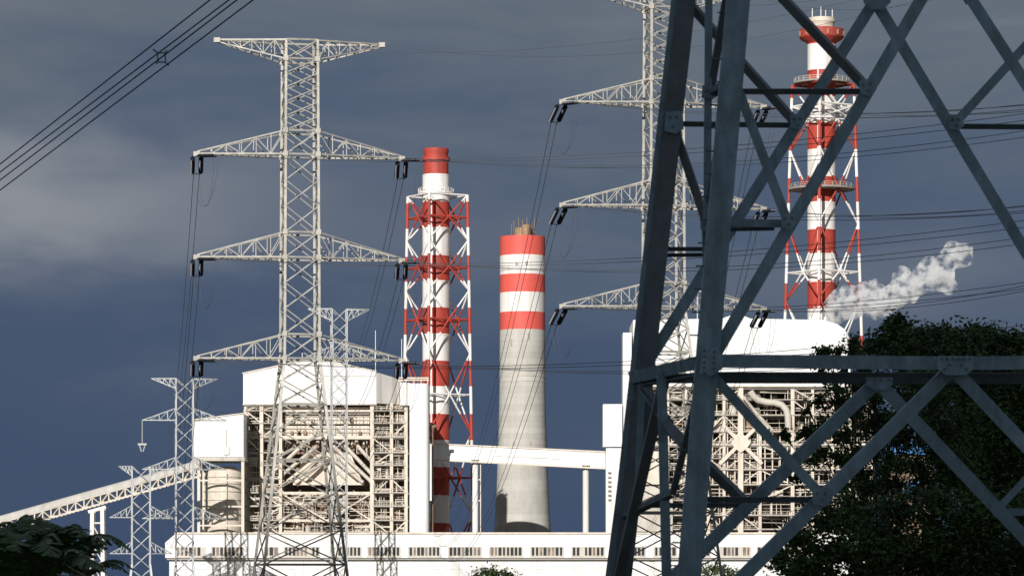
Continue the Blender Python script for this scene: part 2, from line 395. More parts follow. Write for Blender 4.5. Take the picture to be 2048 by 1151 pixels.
def make_left_boiler():
    D = 1100; S, X, Z = boiler_tools(D); rnd = random.Random(11)
    t = thing('boiler_house', 'open steel boiler house topped by white gabled penthouse, beside tall white shaft', 'boiler house', (X(650), D, 0))
    dep = 34
    # penthouse with shallow gable, bevelled right return
    MB().prism([(X(487), Z(808)), (X(753), Z(808)), (X(753), Z(743)), (X(662), Z(722)), (X(604), Z(721)), (X(487), Z(746))], D - 1.2, D + dep).build('penthouse', 'white', t)
    z0, z1 = Z(806), Z(744); xa, xb = X(753), X(806)
    b = MB(); ya, yb = D - 1.1, D + 9
    b.add([(xa, ya, z0), (xb, yb, z0), (xb, yb, Z(757)), (xa, ya, z1), (xa, D + dep - 1, z0), (xb, D + dep - 1, z0), (xb, D + dep - 1, Z(757)), (xa, D + dep - 1, z1)],
          [(0, 1, 2, 3), (7, 6, 5, 4), (1, 5, 6, 2), (0, 3, 7, 4), (3, 2, 6, 7), (0, 4, 5, 1)]).build('penthouse_return', 'whitep', t)
    b = MB(); b.bar((X(485), D - 1.35, Z(746.5)), (X(604), D - 1.35, Z(721)), .35); b.bar((X(604), D - 1.35, Z(721)), (X(662), D - 1.35, Z(722)), .35); b.bar((X(662), D - 1.35, Z(722)), (X(754), D - 1.35, Z(743)), .35)
    b.build('roof_edge', 'cream', t)
    bar('base_flashing', (X(486), D - 1.3, Z(808.5)), (X(754), D - 1.3, Z(808.5)), .4, 'duct', t)
    for px in range(520, 750, 38): bar('wall_seam', (X(px), D - 1.22, Z(807)), (X(px), D - 1.22, Z(748)), .1, 'whitep', t, d=.06)
    bar('wall_seam', (X(642), D - 1.23, Z(752)), (X(752), D - 1.23, Z(752)), .3, 'duct', t, d=.06)
    # dark back wall: shade of the open interior put into its colour
    MB().box((X(492), D + 19, 0), (X(815), D + 20, Z(808))).build('shade_back_wall', 'dark', t)
    floors = [(821, 4), (846, 5), (874, 7), (905, 5), (930, 5), (957, 6), (985, 5), (1012, 6), (1040, 5), (1070, 5)]
    cols = [(491, 7), (523, 9), (561, 8), (744, 9), (783, 8), (812, 8)]
    for row in (0, 8, 16):
        for cx, w in cols:
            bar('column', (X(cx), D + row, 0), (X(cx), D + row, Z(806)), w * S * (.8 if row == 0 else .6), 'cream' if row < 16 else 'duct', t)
        for fy, h in floors:
            for (a, c) in ((487, 561), (744, 816)):
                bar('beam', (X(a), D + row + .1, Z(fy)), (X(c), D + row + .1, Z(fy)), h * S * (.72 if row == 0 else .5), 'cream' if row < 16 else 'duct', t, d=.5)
            if fy in (821, 874, 985, 1040): bar('beam', (X(561), D + row + .12, Z(fy)), (X(744), D + row + .12, Z(fy)), h * S, 'cream', t, d=.5)
    for fy, h in floors:
        for (a, c) in ((490, 560), (745, 812)):
            MB().box((X(a), D - .7, Z(fy) - .12), (X(c), D + 18, Z(fy) + .12)).build('floor_grating', 'grate', t)
    ys = [808] + [f for f, _ in floors]
    for i in range(len(ys) - 1):
        for j, (a, c) in enumerate(((492, 523), (523, 561), (744, 783), (783, 812))):
            clutter(t, rnd, X, Z, S, D, a, c, ys[i], ys[i + 1], 6, rails=(i % 2 == 0 or j > 1))
            if rnd.random() < .4:
                s = rnd.random() < .5
                bar('brace', (X(a if s else c), D + .05, Z(ys[i])), (X(c if s else a), D + .05, Z(ys[i + 1])), .36, 'cream', t)
    # central furnace: stacked casings with stiffeners, then coal pipes fanning over the hopper
    MB().box((X(563), D + 5, Z(822)), (X(742), D + 17, Z(812))).build('roof_duct', 'cream', t)
    for (ya_, yb_, off, m) in ((825, 846, 3.2, 'cream'), (850, 871, 2.4, 'cream')):
        b = MB().box((X(568), D + off, Z(yb_)), (X(738), D + 16, Z(ya_)))
        o = b.build('furnace_casing', m, t)
        for k in range(22):
            xx = 570 + k * 7.8 + rnd.uniform(-1, 1)
            bar('stiffener', (X(xx), D + off - .12, Z(yb_ - 1)), (X(xx), D + off - .12, Z(ya_ + 1)), .24, rnd.choice(['duct', 'cream', 'duct', 'brown']), t, d=.3)
        for py in (ya_ + 5, (ya_ + yb_) / 2 + 2):
            bar('buckstay', (X(566), D + off - .35, Z(py)), (X(740), D + off - .35, Z(py)), .38, 'duct', t)
        for k in range(7):
            xx = 575 + rnd.uniform(0, 155)
            MB().box((X(xx), D + off - 1.1, Z(yb_ - 3)), (X(xx + rnd.uniform(3, 7)), D + off, Z(yb_ - rnd.uniform(8, 14)))).build('burner_box', rnd.choice(['brown', 'duct', 'rust']), t)
    MB().box((X(566), D + 9, Z(905)), (X(740), D + 17, Z(878))).build('windbox', 'brown', t)
    for k in range(9):
        xx = 572 + k * 20; bar('hanger', (X(xx), D + 6, Z(905)), (X(xx), D + 6, Z(876)), .28, 'duct', t)
    MB().prism([(X(585), Z(966)), (X(725), Z(966)), (X(700), Z(906)), (X(606), Z(906))], D + 6, D + 15).build('hopper', 'cream', t)
    for a, b_, c, d_ in ((543, 947, 602, 890), (556, 955, 630, 893), (574, 962, 644, 906), (590, 965, 655, 915), (748, 952, 690, 891), (742, 962, 668, 893), (726, 964, 650, 904), (760, 940, 715, 891)):
        tubes('coal_pipe', [P(a, b_, D) + Vector((0, 1.5, 0)), P(c, d_, D) + Vector((0, 4, 0)), P(c + (4 if c > a else -4), d_ - 12, D) + Vector((0, 6, 0))], .62, rnd.choice(['duct', 'cream', 'duct']), t, 10)
    MB().box((X(563), D + 14, Z(1075)), (X(742), D + 17, Z(987))).build('mill_bay', 'brown', t)
    for a, c in ((561, 653), (653, 744)):
        for ya_, yb_ in ((985, 1040),):
            bar('brace', (X(a), D + .3, Z(yb_)), (X(c), D + .3, Z(ya_)), .4, 'cream', t); bar('brace', (X(c), D + .75, Z(yb_)), (X(a), D + .75, Z(ya_)), .4, 'cream', t)
    for i, (ya_, yb_) in enumerate(((985, 1012), (1012, 1040), (1040, 1068))):
        for a, c in ((562, 607), (607, 653), (653, 699), (699, 743)): clutter(t, rnd, X, Z, S, D, a, c, ya_, yb_, 6, rails=(i == 0))
    for k in range(26):
        xx = rnd.uniform(566, 738); y0_ = rnd.uniform(880, 895); bar('pipe', (X(xx), D + 7, Z(y0_ + rnd.uniform(6, 12))), (X(xx + rnd.uniform(-6, 6)), D + 7, Z(y0_ - 6)), rnd.uniform(.3, .7), rnd.choice(['duct', 'brown', 'cream']), t, 'cyl')
    bar('beam', (X(585), D + 3, Z(966)), (X(728), D + 3, Z(966)), .8, 'cream', t)
    # rods on the roof
    for px, py in ((748, 655), (801, 672), (600, 700)):
        bar('lightning_rod', (X(px), D + 12, Z(757 if px > 780 else 745)), (X(px), D + 12, Z(py)), .22, 'whitep', t, 'cyl')
    flush_fine(t)
    return t
make_left_boiler()

def make_shaft():
    D = 1096; S, X, Z = boiler_tools(D)
    t = thing('lift_shaft', 'tall plain white shaft with rounded edge against the gabled boiler house', 'tower', (X(838), D, 0))
    n = 10; x0, x1, y0, y1, r = X(819), X(858), D, D + 9, 1.6
    ring = []
    for cx, cy, a0 in ((x1 - r, y0 + r, -90), (x1 - r, y1 - r, 0), (x0 + .3, y1 - .3, 90), (x0 + .3, y0 + .3, 180)):
        rr = r if cx > x0 + 1 else .3
        for k in range(n + 1): ring.append((cx + rr * math.cos(R(a0 + 90 * k / n)), cy + rr * math.sin(R(a0 + 90 * k / n))))
    m = len(ring); b = MB(); b.v = [(x, y, 0) for x, y in ring] + [(x, y, Z(766)) for x, y in ring]
    b.f = [tuple(reversed(range(m))), tuple(range(m, 2 * m))] + [(k, (k + 1) % m, m + (k + 1) % m, m + k) for k in range(m)]
    b.build('shaft_wall', 'white', t, True)
    for py in (800, 838, 876, 915, 955):
        bar('joint_strip', (x0 + .2, y0 - .02, Z(py)), (x1 - r, y0 - .02, Z(py)), .1, 'whitep', t, d=.06)
    for px in (796, 812, 828, 842, 855): bar('gantry_post', (X(px), D + 1, Z(770 if px > 818 else 808)), (X(px), D + 1, Z(755)), .22, 'cream', t)
    bar('gantry_rail', (X(794), D + 1, Z(755)), (X(857), D + 1, Z(755)), .5, 'cream', t)
    bar('gantry_rail', (X(794), D + 7, Z(757)), (X(857), D + 7, Z(757)), .4, 'cream', t)
    MB().box((X(800), D + 2, Z(809)), (X(818.6), D + 8, Z(764))).build('cable_riser', 'whitep', t)
    bar('downpipe', (X(864), D + 5, 0), (X(864), D + 5, Z(858)), .75, 'brown', t, 'cyl')
    for py in (870, 900, 930, 960): bar('bracket', (X(856), D + 5, Z(py)), (X(864), D + 5, Z(py)), .3, 'duct', t)
    tubes('vent_elbow', [(X(864), D + 5, Z(860)), (X(865), D + 4.5, Z(852)), (X(872), D + 4, Z(850))], .6, 'brown', t)
    MB().box((X(859), D + 2, Z(1000)), (X(863), D + 8, Z(886))).build('side_casing', 'whitep', t)
make_shaft()

def make_annex_and_silo():
    D = 1085; S, X, Z = boiler_tools(D)
    t = thing('tripper_house', 'white sloped-roof block at the conveyor head above a beige silo', 'building', (X(437), D, 0))
    MB().prism([(X(387), Z(913)), (X(487), Z(913)), (X(487), Z(826)), (X(387), Z(839))], D, D + 22).build('wall', 'white', t)
    bar('roof_edge', (X(386), D - .2, Z(838.6)), (X(488), D - .2, Z(825.6)), .3, 'cream', t)
    MB().box((X(385), D - 1.5, Z(921)), (X(490), D + 20, Z(914))).build('floor_slab', 'duct', t)
    bar('downpipe', (X(453), D - .1, Z(913)), (X(453), D - .1, Z(858)), .25, 'duct', t, 'cyl')
    MB().box((X(446), D - .6, Z(908)), (X(458), D - .01, Z(894))).build('vent_hood', 'whitep', t)
    for px in range(395, 486, 15): bar('wall_seam', (X(px), D - .03, Z(912)), (X(px), D - .03, Z(840)), .08, 'whitep', t, d=.06)
    for px in (398, 486):
        for dy in (0, 18): bar('column', (X(px), D + dy - .6, 0), (X(px), D + dy - .6, Z(918)), .9, 'cream', t)
    for py in (960, 1012, 1050): bar('beam', (X(398), D - .7, Z(py)), (X(487), D - .7, Z(py)), .5, 'cream', t)
    bar('brace', (X(398), D - .5, Z(921)), (X(388), D - .5, Z(951)), .4, 'cream', t)
    s = thing('silo', 'beige cylindrical coal silo with shouldered rims below the white block', 'silo', (X(443), D + 9, 0))
    c = (X(443), D + 9, 0); r = 40 * S
    MB().lathe([(r * .96, 0), (r * .96, Z(1066)), (r, Z(1064)), (r, Z(1022)), (r * .9, Z(1015))], c, 40).build('lower_drum', 'cream', s, True)
    MB().lathe([(r * .97, Z(1016)), (r * .97, Z(950)), (r * .94, Z(942)), (r * .8, Z(936)), (r * .5, Z(931)), (.5, Z(930))], c, 40).build('upper_drum', 'cream', s, True)
    for py in (952, 965, 981, 998): MB().lathe([(r * .965, Z(py) - .14), (r * 1.01, Z(py) - .14), (r * 1.01, Z(py) + .14), (r * .965, Z(py) + .14)], c, 40, False).build('hoop', 'duct', s)
    bar('ladder', (X(452), D + 9 - r * 1.02, 0), (X(452), D + 9 - r * 1.02, Z(945)), .35, 'duct', s, d=.15)
make_annex_and_silo()

def make_conveyor():
    D = 1060; S, X, Z = boiler_tools(D)
    t = thing('conveyor_gallery', 'inclined conveyor gallery on lattice truss climbing to the white block', 'conveyor', (X(195), D, 0))
    A, B = Vector((X(400), D, Z(925))), Vector((X(-160), D, Z(1082)))
    u = (B - A)
    def at(s, dz, dy=0): return A + u * s + Vector((0, dy, dz))
    # roofed tube: rounded cross-section swept along the slope
    sec = [(-1.9, -1.0), (-1.9, .1), (-1.4, .7), (-.5, 1.0), (.5, 1.0), (1.4, .7), (1.9, .1), (1.9, -1.0)]
    b = MB(); n = len(sec)
    for s in (0, 1): b.v += [tuple(at(s, z, y)) for y, z in sec]
    b.f = [tuple(range(n)), tuple(reversed(range(n, 2 * n)))] + [(k, (k + 1) % n, n + (k + 1) % n, n + k) for k in range(n)]
    b.build('gallery_roof', 'conv', t, True)
    K = 34
    for dy in (-1.7, 1.7):
        for dz, w in ((-1.25, .45), (-4.0, .5)):
            bar('chord', at(0, dz, dy), at(1, dz, dy), w, 'cream' if dz < -2 else 'duct', t)
        for k in range(K + 1):
            s = k / K
            bar('post', at(s, -4, dy), at(s, -1.2, dy), .36, 'cream', t)
            if k < K: bar('brace', at(s, -1.3 if k % 2 else -4, dy + .05), at((k + 1) / K, -4 if k % 2 else -1.3, dy + .05), .32, 'duct', t)
    MB().add([tuple(at(s, dz, dy)) for s in (0, 1) for dy, dz in ((-1.5, -1.5), (1.5, -1.5), (1.5, -1.1), (-1.5, -1.1))],
             [(0, 1, 2, 3), (7, 6, 5, 4), (0, 4, 5, 1), (1, 5, 6, 2), (2, 6, 7, 3), (3, 7, 4, 0)]).build('belt_deck', 'brown', t)
    for px in (186, 206):
        for dy in (-1.8, 1.8):
            bar('trestle_leg', (X(px - 3 if px < 195 else px + 3), D + dy, 0), (X(px), D + dy, Z(1020 - (px - 195) * .28)), 1.15, 'whitep', t)
    for py in (1045, 1085, 1125, 1165, 1210): bar('trestle_tie', (X(185), D - 1.8, Z(py)), (X(207), D - 1.8, Z(py)), .5, 'cream', t)
    for a, c in ((1045, 1085), (1085, 1125), (1125, 1165)):
        bar('brace', (X(185), D - 1.75, Z(a)), (X(207), D - 1.75, Z(c)), .3, 'cream', t)
    for dy in (-1.8, 1.8): bar('trestle_head', (X(178), D + dy, Z(1023)), (X(213), D + dy, Z(1013)), .9, 'whitep', t)
make_conveyor()

def make_bridge():
    D = 1118; S, X, Z = boiler_tools(D)
    t = thing('pipe_bridge', 'long plain white enclosed bridge crossing in front of the concrete chimney', 'bridge', (X(1050), D, 0))
    MB().prism([(X(855), Z(917)), (X(1238), Z(936.5)), (X(1238), Z(904.5)), (X(855), Z(886.5))], D, D + 5).build('gallery', 'white', t)
    bar('lower_chord', (X(855), D - .15, Z(918)), (X(1238), D - .15, Z(937.5)), .5, 'cream', t)
    bar('upper_chord', (X(855), D - .15, Z(886)), (X(1238), D - .15, Z(904)), .4, 'cream', t)
    bar('wall_seam', (X(990), D - .1, Z(911)), (X(1120), D - .1, Z(917)), .15, 'duct', t)
    for px, py in ((950.5, 921), (1172, 932)):
        bar('column', (X(px), D + 2, 0), (X(px), D + 2, Z(py)), 12.5 * S, 'whitep', t, 'cyl')
        bar('column_head', (X(px - 8), D + 2, Z(py + 1)), (X(px + 8), D + 2, Z(py + 1)), 1.1, 'cream', t, d=4)
    for py in (958, 1000): bar('ladder_bracket', (X(957), D + 1, Z(py)), (X(962), D + 1, Z(py)), .4, 'cream', t)
    bar('ladder', (X(961), D + 1, 0), (X(961), D + 1, Z(926)), .3, 'cream', t)
make_bridge()

def make_right_boiler():
    D = 1100; S, X, Z = boiler_tools(D); rnd = random.Random(23)
    t = thing('boiler_house', 'white-clad boiler house with rounded roof corner over dense pale steel framework', 'boiler house', (X(1470), D, 0))
    dep = 34
    poly = [(X(1266), Z(772)), (X(1700), Z(772)), (X(1700), Z(690)), (X(1696), Z(672)), (X(1688), Z(658)), (X(1672), Z(647)), (X(1645), Z(640)), (X(1500), Z(637)), (X(1474), Z(626)), (X(1444), Z(637)), (X(1266), Z(640))]
    MB().prism(poly, D - 1.2, D + dep).build('penthouse', 'white', t)
    MB().box((X(1246), D - .6, 0), (X(1263), D + 12, Z(665))).build('corner_riser', 'white', t)
    MB().box((X(1206), D - 2, Z(893)), (X(1244), D + 8, Z(808))).build('transfer_house', 'white', t)
    MB().box((X(1212), D - 1, 0), (X(1245.5), D + 7, Z(893.5))).build('transfer_leg', 'whitep', t)
    for k in range(7): bar('ladder_rung', (X(1216), D - 1.2, Z(945 + k * 9)), (X(1222), D - 1.2, Z(945 + k * 9)), .5, 'dark', t)
    for (a, b_, c, d_) in ((1420, 716, 1655, 722), (1540, 688, 1556, 688), (1300, 700, 1420, 702)):
        bar('wall_seam', (X(a), D - 1.25, Z(b_)), (X(c), D - 1.25, Z(d_)), .16, 'duct', t, d=.08)
    bar('base_flashing', (X(1264), D - 1.3, Z(772)), (X(1702), D - 1.3, Z(772)), .5, 'cream', t)
    for px in range(1295, 1690, 36): bar('wall_seam', (X(px), D - 1.23, Z(770)), (X(px), D - 1.23, Z(660)), .09, 'whitep', t, d=.05)
    MB().box((X(1264), D + 19, 0), (X(1760), D + 20, Z(770))).build('shade_back_wall', 'dark', t)  # shade-toned sheet behind the right framework
    floors = [(777, 5), (799, 4), (830, 5), (863, 5), (890, 8), (916, 4), (939, 6), (969, 5), (1000, 5), (1030, 5), (1058, 5)]
    cols = [(1268, 7), (1300, 6), (1335, 8), (1372, 6), (1417, 8), (1448, 7), (1481, 13), (1520, 6), (1585, 9), (1625, 7), (1665, 7), (1700, 7), (1742, 7)]
    for row in (0, 8, 16):
        for cx, w in cols:
            if cx == 1520 and row == 0:
                bar('column', (X(cx), D, 0), (X(cx), D, Z(863)), w * S, 'cream', t); continue
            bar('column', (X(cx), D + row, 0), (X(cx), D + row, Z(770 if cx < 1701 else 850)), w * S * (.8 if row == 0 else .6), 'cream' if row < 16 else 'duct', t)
        for fy, h in floors:
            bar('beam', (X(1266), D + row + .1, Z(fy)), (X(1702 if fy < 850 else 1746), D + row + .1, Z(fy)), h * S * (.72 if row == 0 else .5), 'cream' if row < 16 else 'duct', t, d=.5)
    for fy, h in floors:
        MB().box((X(1268), D - .7, Z(fy) - .12), (X(1702 if fy < 850 else 1746), D + 18, Z(fy) + .12)).build('floor_grating', 'grate', t)
    ys = [772] + [f for f, _ in floors]; cx = [c for c, _ in cols]
    for i in range(len(ys) - 1):
        for j in range(len(cx) - 1):
            if cx[j] >= 1700 and ys[i] < 850: continue
            clutter(t, rnd, X, Z, S, D, cx[j], cx[j + 1], ys[i], ys[i + 1], 4, rails=(rnd.random() < .6))
            if rnd.random() < .38:
                s = rnd.random() < .5; a, c = cx[j], cx[j + 1]
                bar('brace', (X(a if s else c), D + .05, Z(ys[i])), (X(c if s else a), D + .05, Z(ys[i + 1])), .34, 'cream', t)
    # close-set posts in the middle storeys
    for px in range(1425, 1600, 15):
        bar('post', (X(px), D + .3, Z(969)), (X(px), D + .3, Z(863)), .36, 'cream', t)
    # star of gusseted braces on the big central column
    c0 = Vector((X(1481), D - 1.1, Z(885)))
    for a in (45, 135, 225, 315):
        L = 60 * S if a > 180 else 50 * S
        bar('star_brace', c0, c0 + Vector((math.cos(R(a)) * L, 0, math.sin(R(a)) * L)), 1.1, 'cream', t, d=.5)
    MB().prism([(c0.x + 20 * S * f * math.cos(R(a)), c0.z + 20 * S * f * math.sin(R(a))) for a, f in zip(range(0, 360, 45), (1, .8) * 4)], D - 1.5, D - .85).build('gusset_plate', 'cream', t)
    # swan-neck duct and sloping chute
    def pp(l, dy=-1.6): return [P(a, b_, D) + Vector((0, dy, 0)) for a, b_ in l]
    pts = [(1500, 782), (1506, 792), (1516, 800), (1532, 804), (1548, 805), (1562, 809), (1571, 818), (1575, 832), (1576, 855)]
    tubes('swan_neck_duct', pp(pts), 1.05, 'duct', t, 14)
    tubes('chute', pp([(1470, 790), (1500, 826), (1535, 858)]), .8, 'cream', t, 10)
    tubes('chute', pp([(1480, 785), (1512, 825), (1545, 860)], -.2), .5, 'duct', t, 10)
    MB().box((X(1266), D - 1.6, Z(968)), (X(1330), D - .8, Z(902))).build('side_panel', 'cream', t)
    MB().box((X(1266), D - 1.4, Z(1062)), (X(1345), D - .8, Z(972))).build('side_panel', 'duct', t)
    for px in (1398, 1344): bar('roof_mast', (X(px), D + 10, Z(640)), (X(px), D + 10, Z(588)), .25, 'whitep', t, 'cyl')
    for px in (1625, 1640, 1655):
        bar('roof_vent', (X(px), D + 8, Z(641)), (X(px), D + 8, Z(630)), .9, 'whitep', t, 'cyl')
    flush_fine(t)
make_right_boiler()

# ------------------------------------------------------------------ chimneys
def lerp(a, b, s): return a + (b - a) * s
def make_framed_chimney(label, cx, D, fr, bands, leg_top, top_half, bot, bot_half, Lnodes, Mnodes, rot, platforms, cap, masts):
    S, X, Z = boiler_tools(D)
    t = thing('framed_chimney', label, 'chimney', (X(cx), D, 0))
    c = Vector((X(cx), D, 0)); zmin = 0
    def colour(y):
        for a, b, m in bands:
            if a <= y < b: return m
        return bands[-1][2]
    yof = lambda z: HOR - (z - CAMZ) / S
    edges = sorted([b for a, b, m in bands])
    cap(t, c, S, Z)
    for a, b, m in bands:
        zb, za = max(zmin, Z(b)), Z(a)
        if za <= 0: continue
        MB().lathe([(fr * S, zb), (fr * S, za)], c, 40).build('flue_band', m, t, True)
        MB().lathe([(fr * S * .98, za - .5), (fr * S * 1.02, za - .5), (fr * S * 1.02, za - .25), (fr * S * .98, za - .25)], c, 40, False).build('flue_flange', m, t)
    ybot = yof(0)
    def legpos(k, y):
        h = lerp(top_half, bot_half, (y - leg_top) / (bot - leg_top)) * S * 1.03
        a = rot + k * math.pi / 2
        return Vector((c.x + 3 * S + h * math.cos(a), c.y + h * math.sin(a), Z(y)))
    def banded(name, p, q, w):
        # one member, painted in the same bands as the flue
        p, q = Vector(p), Vector(q); yp, yq = yof(p.z), yof(q.z)
        cuts = [0] + sorted((e - yp) / (yq - yp) for e in edges if abs(yq - yp) > .5 and min(yp, yq) < e < max(yp, yq)) + [1]
        for i in range(len(cuts) - 1):
            if cuts[i + 1] - cuts[i] < 1e-4: continue
            a, b = p.lerp(q, cuts[i]), p.lerp(q, cuts[i + 1])
            bar(name, a, b, w, colour((yof(a.z) + yof(b.z)) / 2), t, 'cyl')
    for k in range(4): banded('leg', legpos(k, leg_top), legpos(k, ybot), 6.2 * S)
    for k in range(4):
        for y in Mnodes + [leg_top]:
            banded('ring_beam', legpos(k, y) + Vector((0, 0, .01)), legpos(k + 1, y), 3.6 * S)
        seq = sorted([(y, 0) for y in Lnodes] + [(y, 1) for y in Mnodes])
        for (ya, ka), (yb, kb) in zip(seq, seq[1:]):
            for e in (k, k + 1):
                mid = lambda y: (legpos(k, y) + legpos(k + 1, y)) / 2
                if ka == kb: banded('brace', legpos(e, ya), legpos(k if e == k + 1 else k + 1, yb), 3.6 * S)
                else: banded('brace', legpos(e, ya) if ka == 0 else mid(ya), legpos(e, yb) if kb == 0 else mid(yb), 3.5 * S)
    # guides tying the flue to the frame at the ring beams
    for y in Mnodes:
        for k in range(4):
            m_ = (legpos(k, y) + legpos(k + 1, y)) / 2; d = (Vector((c.x, c.y, m_.z)) - m_); d = d.normalized() * (d.length - fr * S)
            bar('flue_guide', m_, m_ + d, 3.2 * S, colour(y), t, 'cyl')
        for k in range(4):
            p, q = (legpos(k, y) + legpos(k + 1, y)) / 2, (legpos(k + 1, y) + legpos(k + 2, y)) / 2
            bar('ring_tie', p, q, 2.6 * S, colour(y), t, 'cyl')
    for (y, half, m, square) in platforms:
        n = 4 if square else 24; z = Z(y); r0 = fr * S; r1 = half * S
        b = MB()
        ring = [(math.cos(rot + 2 * math.pi * k / n), math.sin(rot + 2 * math.pi * k / n)) for k in range(n)]
        b.lathe([(r1, z - .3), (r1, z + .3)], c, 24).build('platform', 'grate' if square else m, t)
        for k in range(24):
            a = 2 * math.pi * k / 24; p = c + Vector((math.cos(a) * r1 * .98, math.sin(a) * r1 * .98, z))
            bar('railing_post', p, p + Vector((0, 0, 1.5)), .13, m, t)
        b = MB()
        for zz in (.8, 1.5):
            b.lathe([(r1 * .97, z + zz - .06), (r1 * .99, z + zz - .06), (r1 * .99, z + zz + .06), (r1 * .97, z + zz + .06)], c, 24, False)
        b.build('railing', m, t)
    # ladder up the flue
    a = -1.9; lp = Vector((math.cos(a), math.sin(a), 0)) * fr * S * 1.04
    bar('ladder', c + lp, c + lp + Vector((0, 0, Z(bands[0][0] + 30))), 2.6 * S, 'whitep', t, d=.2)
    return t
def cap_left(t, c, S, Z):
    r = 27 * S
    MB().lathe([(r * .80, Z(302)), (r * .80, Z(297)), (r * .94, Z(298)), (r * .95, Z(304)), (r * .9, Z(308)), (r * .9, Z(314)), (r * 1.04, Z(315)), (r * 1.04, Z(322)), (r * .92, Z(323)), (r * .92, Z(350)), (r * .5, Z(350))], c, 40, False).build('flue_cap', 'redp', t, True)
    MB().lathe([(r * .94, Z(353)), (r * .96, Z(353)), (r * .96, Z(349.5)), (r * .94, Z(349.5))], c, 40, False).build('cap_ring', 'whitep', t)
def cap_right(t, c, S, Z):
    r = 28 * S
    MB().lathe([(r * .7, Z(42)), (r * .8, Z(36)), (r * .95, Z(37)), (r * .98, Z(45)), (r * .9, Z(48)), (r * .9, Z(60)), (r * .5, Z(60))], c, 40, False).build('flue_cap', 'cream', t, True)
    MB().lathe([(r * .9, Z(90)), (r * 1.05, Z(86)), (r * 1.45, Z(80)), (r * 1.58, Z(76)), (r * 1.58, Z(60)), (r * 1.5, Z(60)), (r * 1.5, Z(74)), (r * .98, Z(74)), (r * .9, Z(56))], c, 40, False).build('service_ring', 'redp', t, True)
    for k in range(12):
        a = 2 * math.pi * k / 12 + .2; p = Vector((c.x + math.cos(a) * r * 1.585, c.y + math.sin(a) * r * 1.585, 0))
        MB().box((p.x - .35, p.y - .35, Z(74)), (p.x + .35, p.y + .35, Z(64))).build('ring_opening', 'brown', t)
    for dx, h in ((-20, 18), (-2, 15), (22, 20), (8, 22)):
        bar('lightning_rod', Vector((c.x + dx * S * .95, c.y - r * .3, Z(42))), Vector((c.x + dx * S * .95, c.y - r * .3, Z(h))), .32, 'whitep', t, 'cyl')
make_framed_chimney('red and white banded flue in lattice frame rising behind gabled boiler house', 872, 1165, 27,
    [(350, 405, 'whitep'), (405, 456, 'redp'), (456, 512, 'whitep'), (512, 562, 'redp'), (562, 616, 'whitep'), (616, 668, 'redp'), (668, 722, 'whitep'), (722, 773, 'redp'), (773, 828, 'whitep'), (828, 880, 'redp'), (880, 934, 'whitep'), (934, 990, 'redp'), (990, 1045, 'whitep'), (1045, 1100, 'redp'), (1100, 1400, 'whitep')],
    392, 60, 960, 70, [392, 482, 582, 708, 868, 1030, 1190], [436, 536, 640, 790, 955, 1110], R(-104),
    [(386, 36, 'whitep', False)], cap_left, [])
make_framed_chimney('tallest red and white banded flue in lattice frame behind rounded-corner boiler house', 1643, 1205, 28,
    [(60, 90, 'redp'), (90, 142, 'whitep'), (142, 195, 'redp'), (195, 248, 'whitep'), (248, 300, 'redp'), (300, 355, 'whitep'), (355, 405, 'redp'), (405, 460, 'whitep'), (460, 508, 'redp'), (508, 565, 'whitep'), (565, 618, 'redp'), (618, 672, 'whitep'), (672, 730, 'redp'), (730, 790, 'whitep'), (790, 850, 'redp'), (850, 1400, 'whitep')],
    170, 60, 640, 74, [170, 300, 450, 600, 760, 900, 1060], [212, 242, 378, 545, 680, 830, 980], R(-101),
    [(166, 56, 'cream', True), (378, 66, 'duct', True)], cap_right, [])

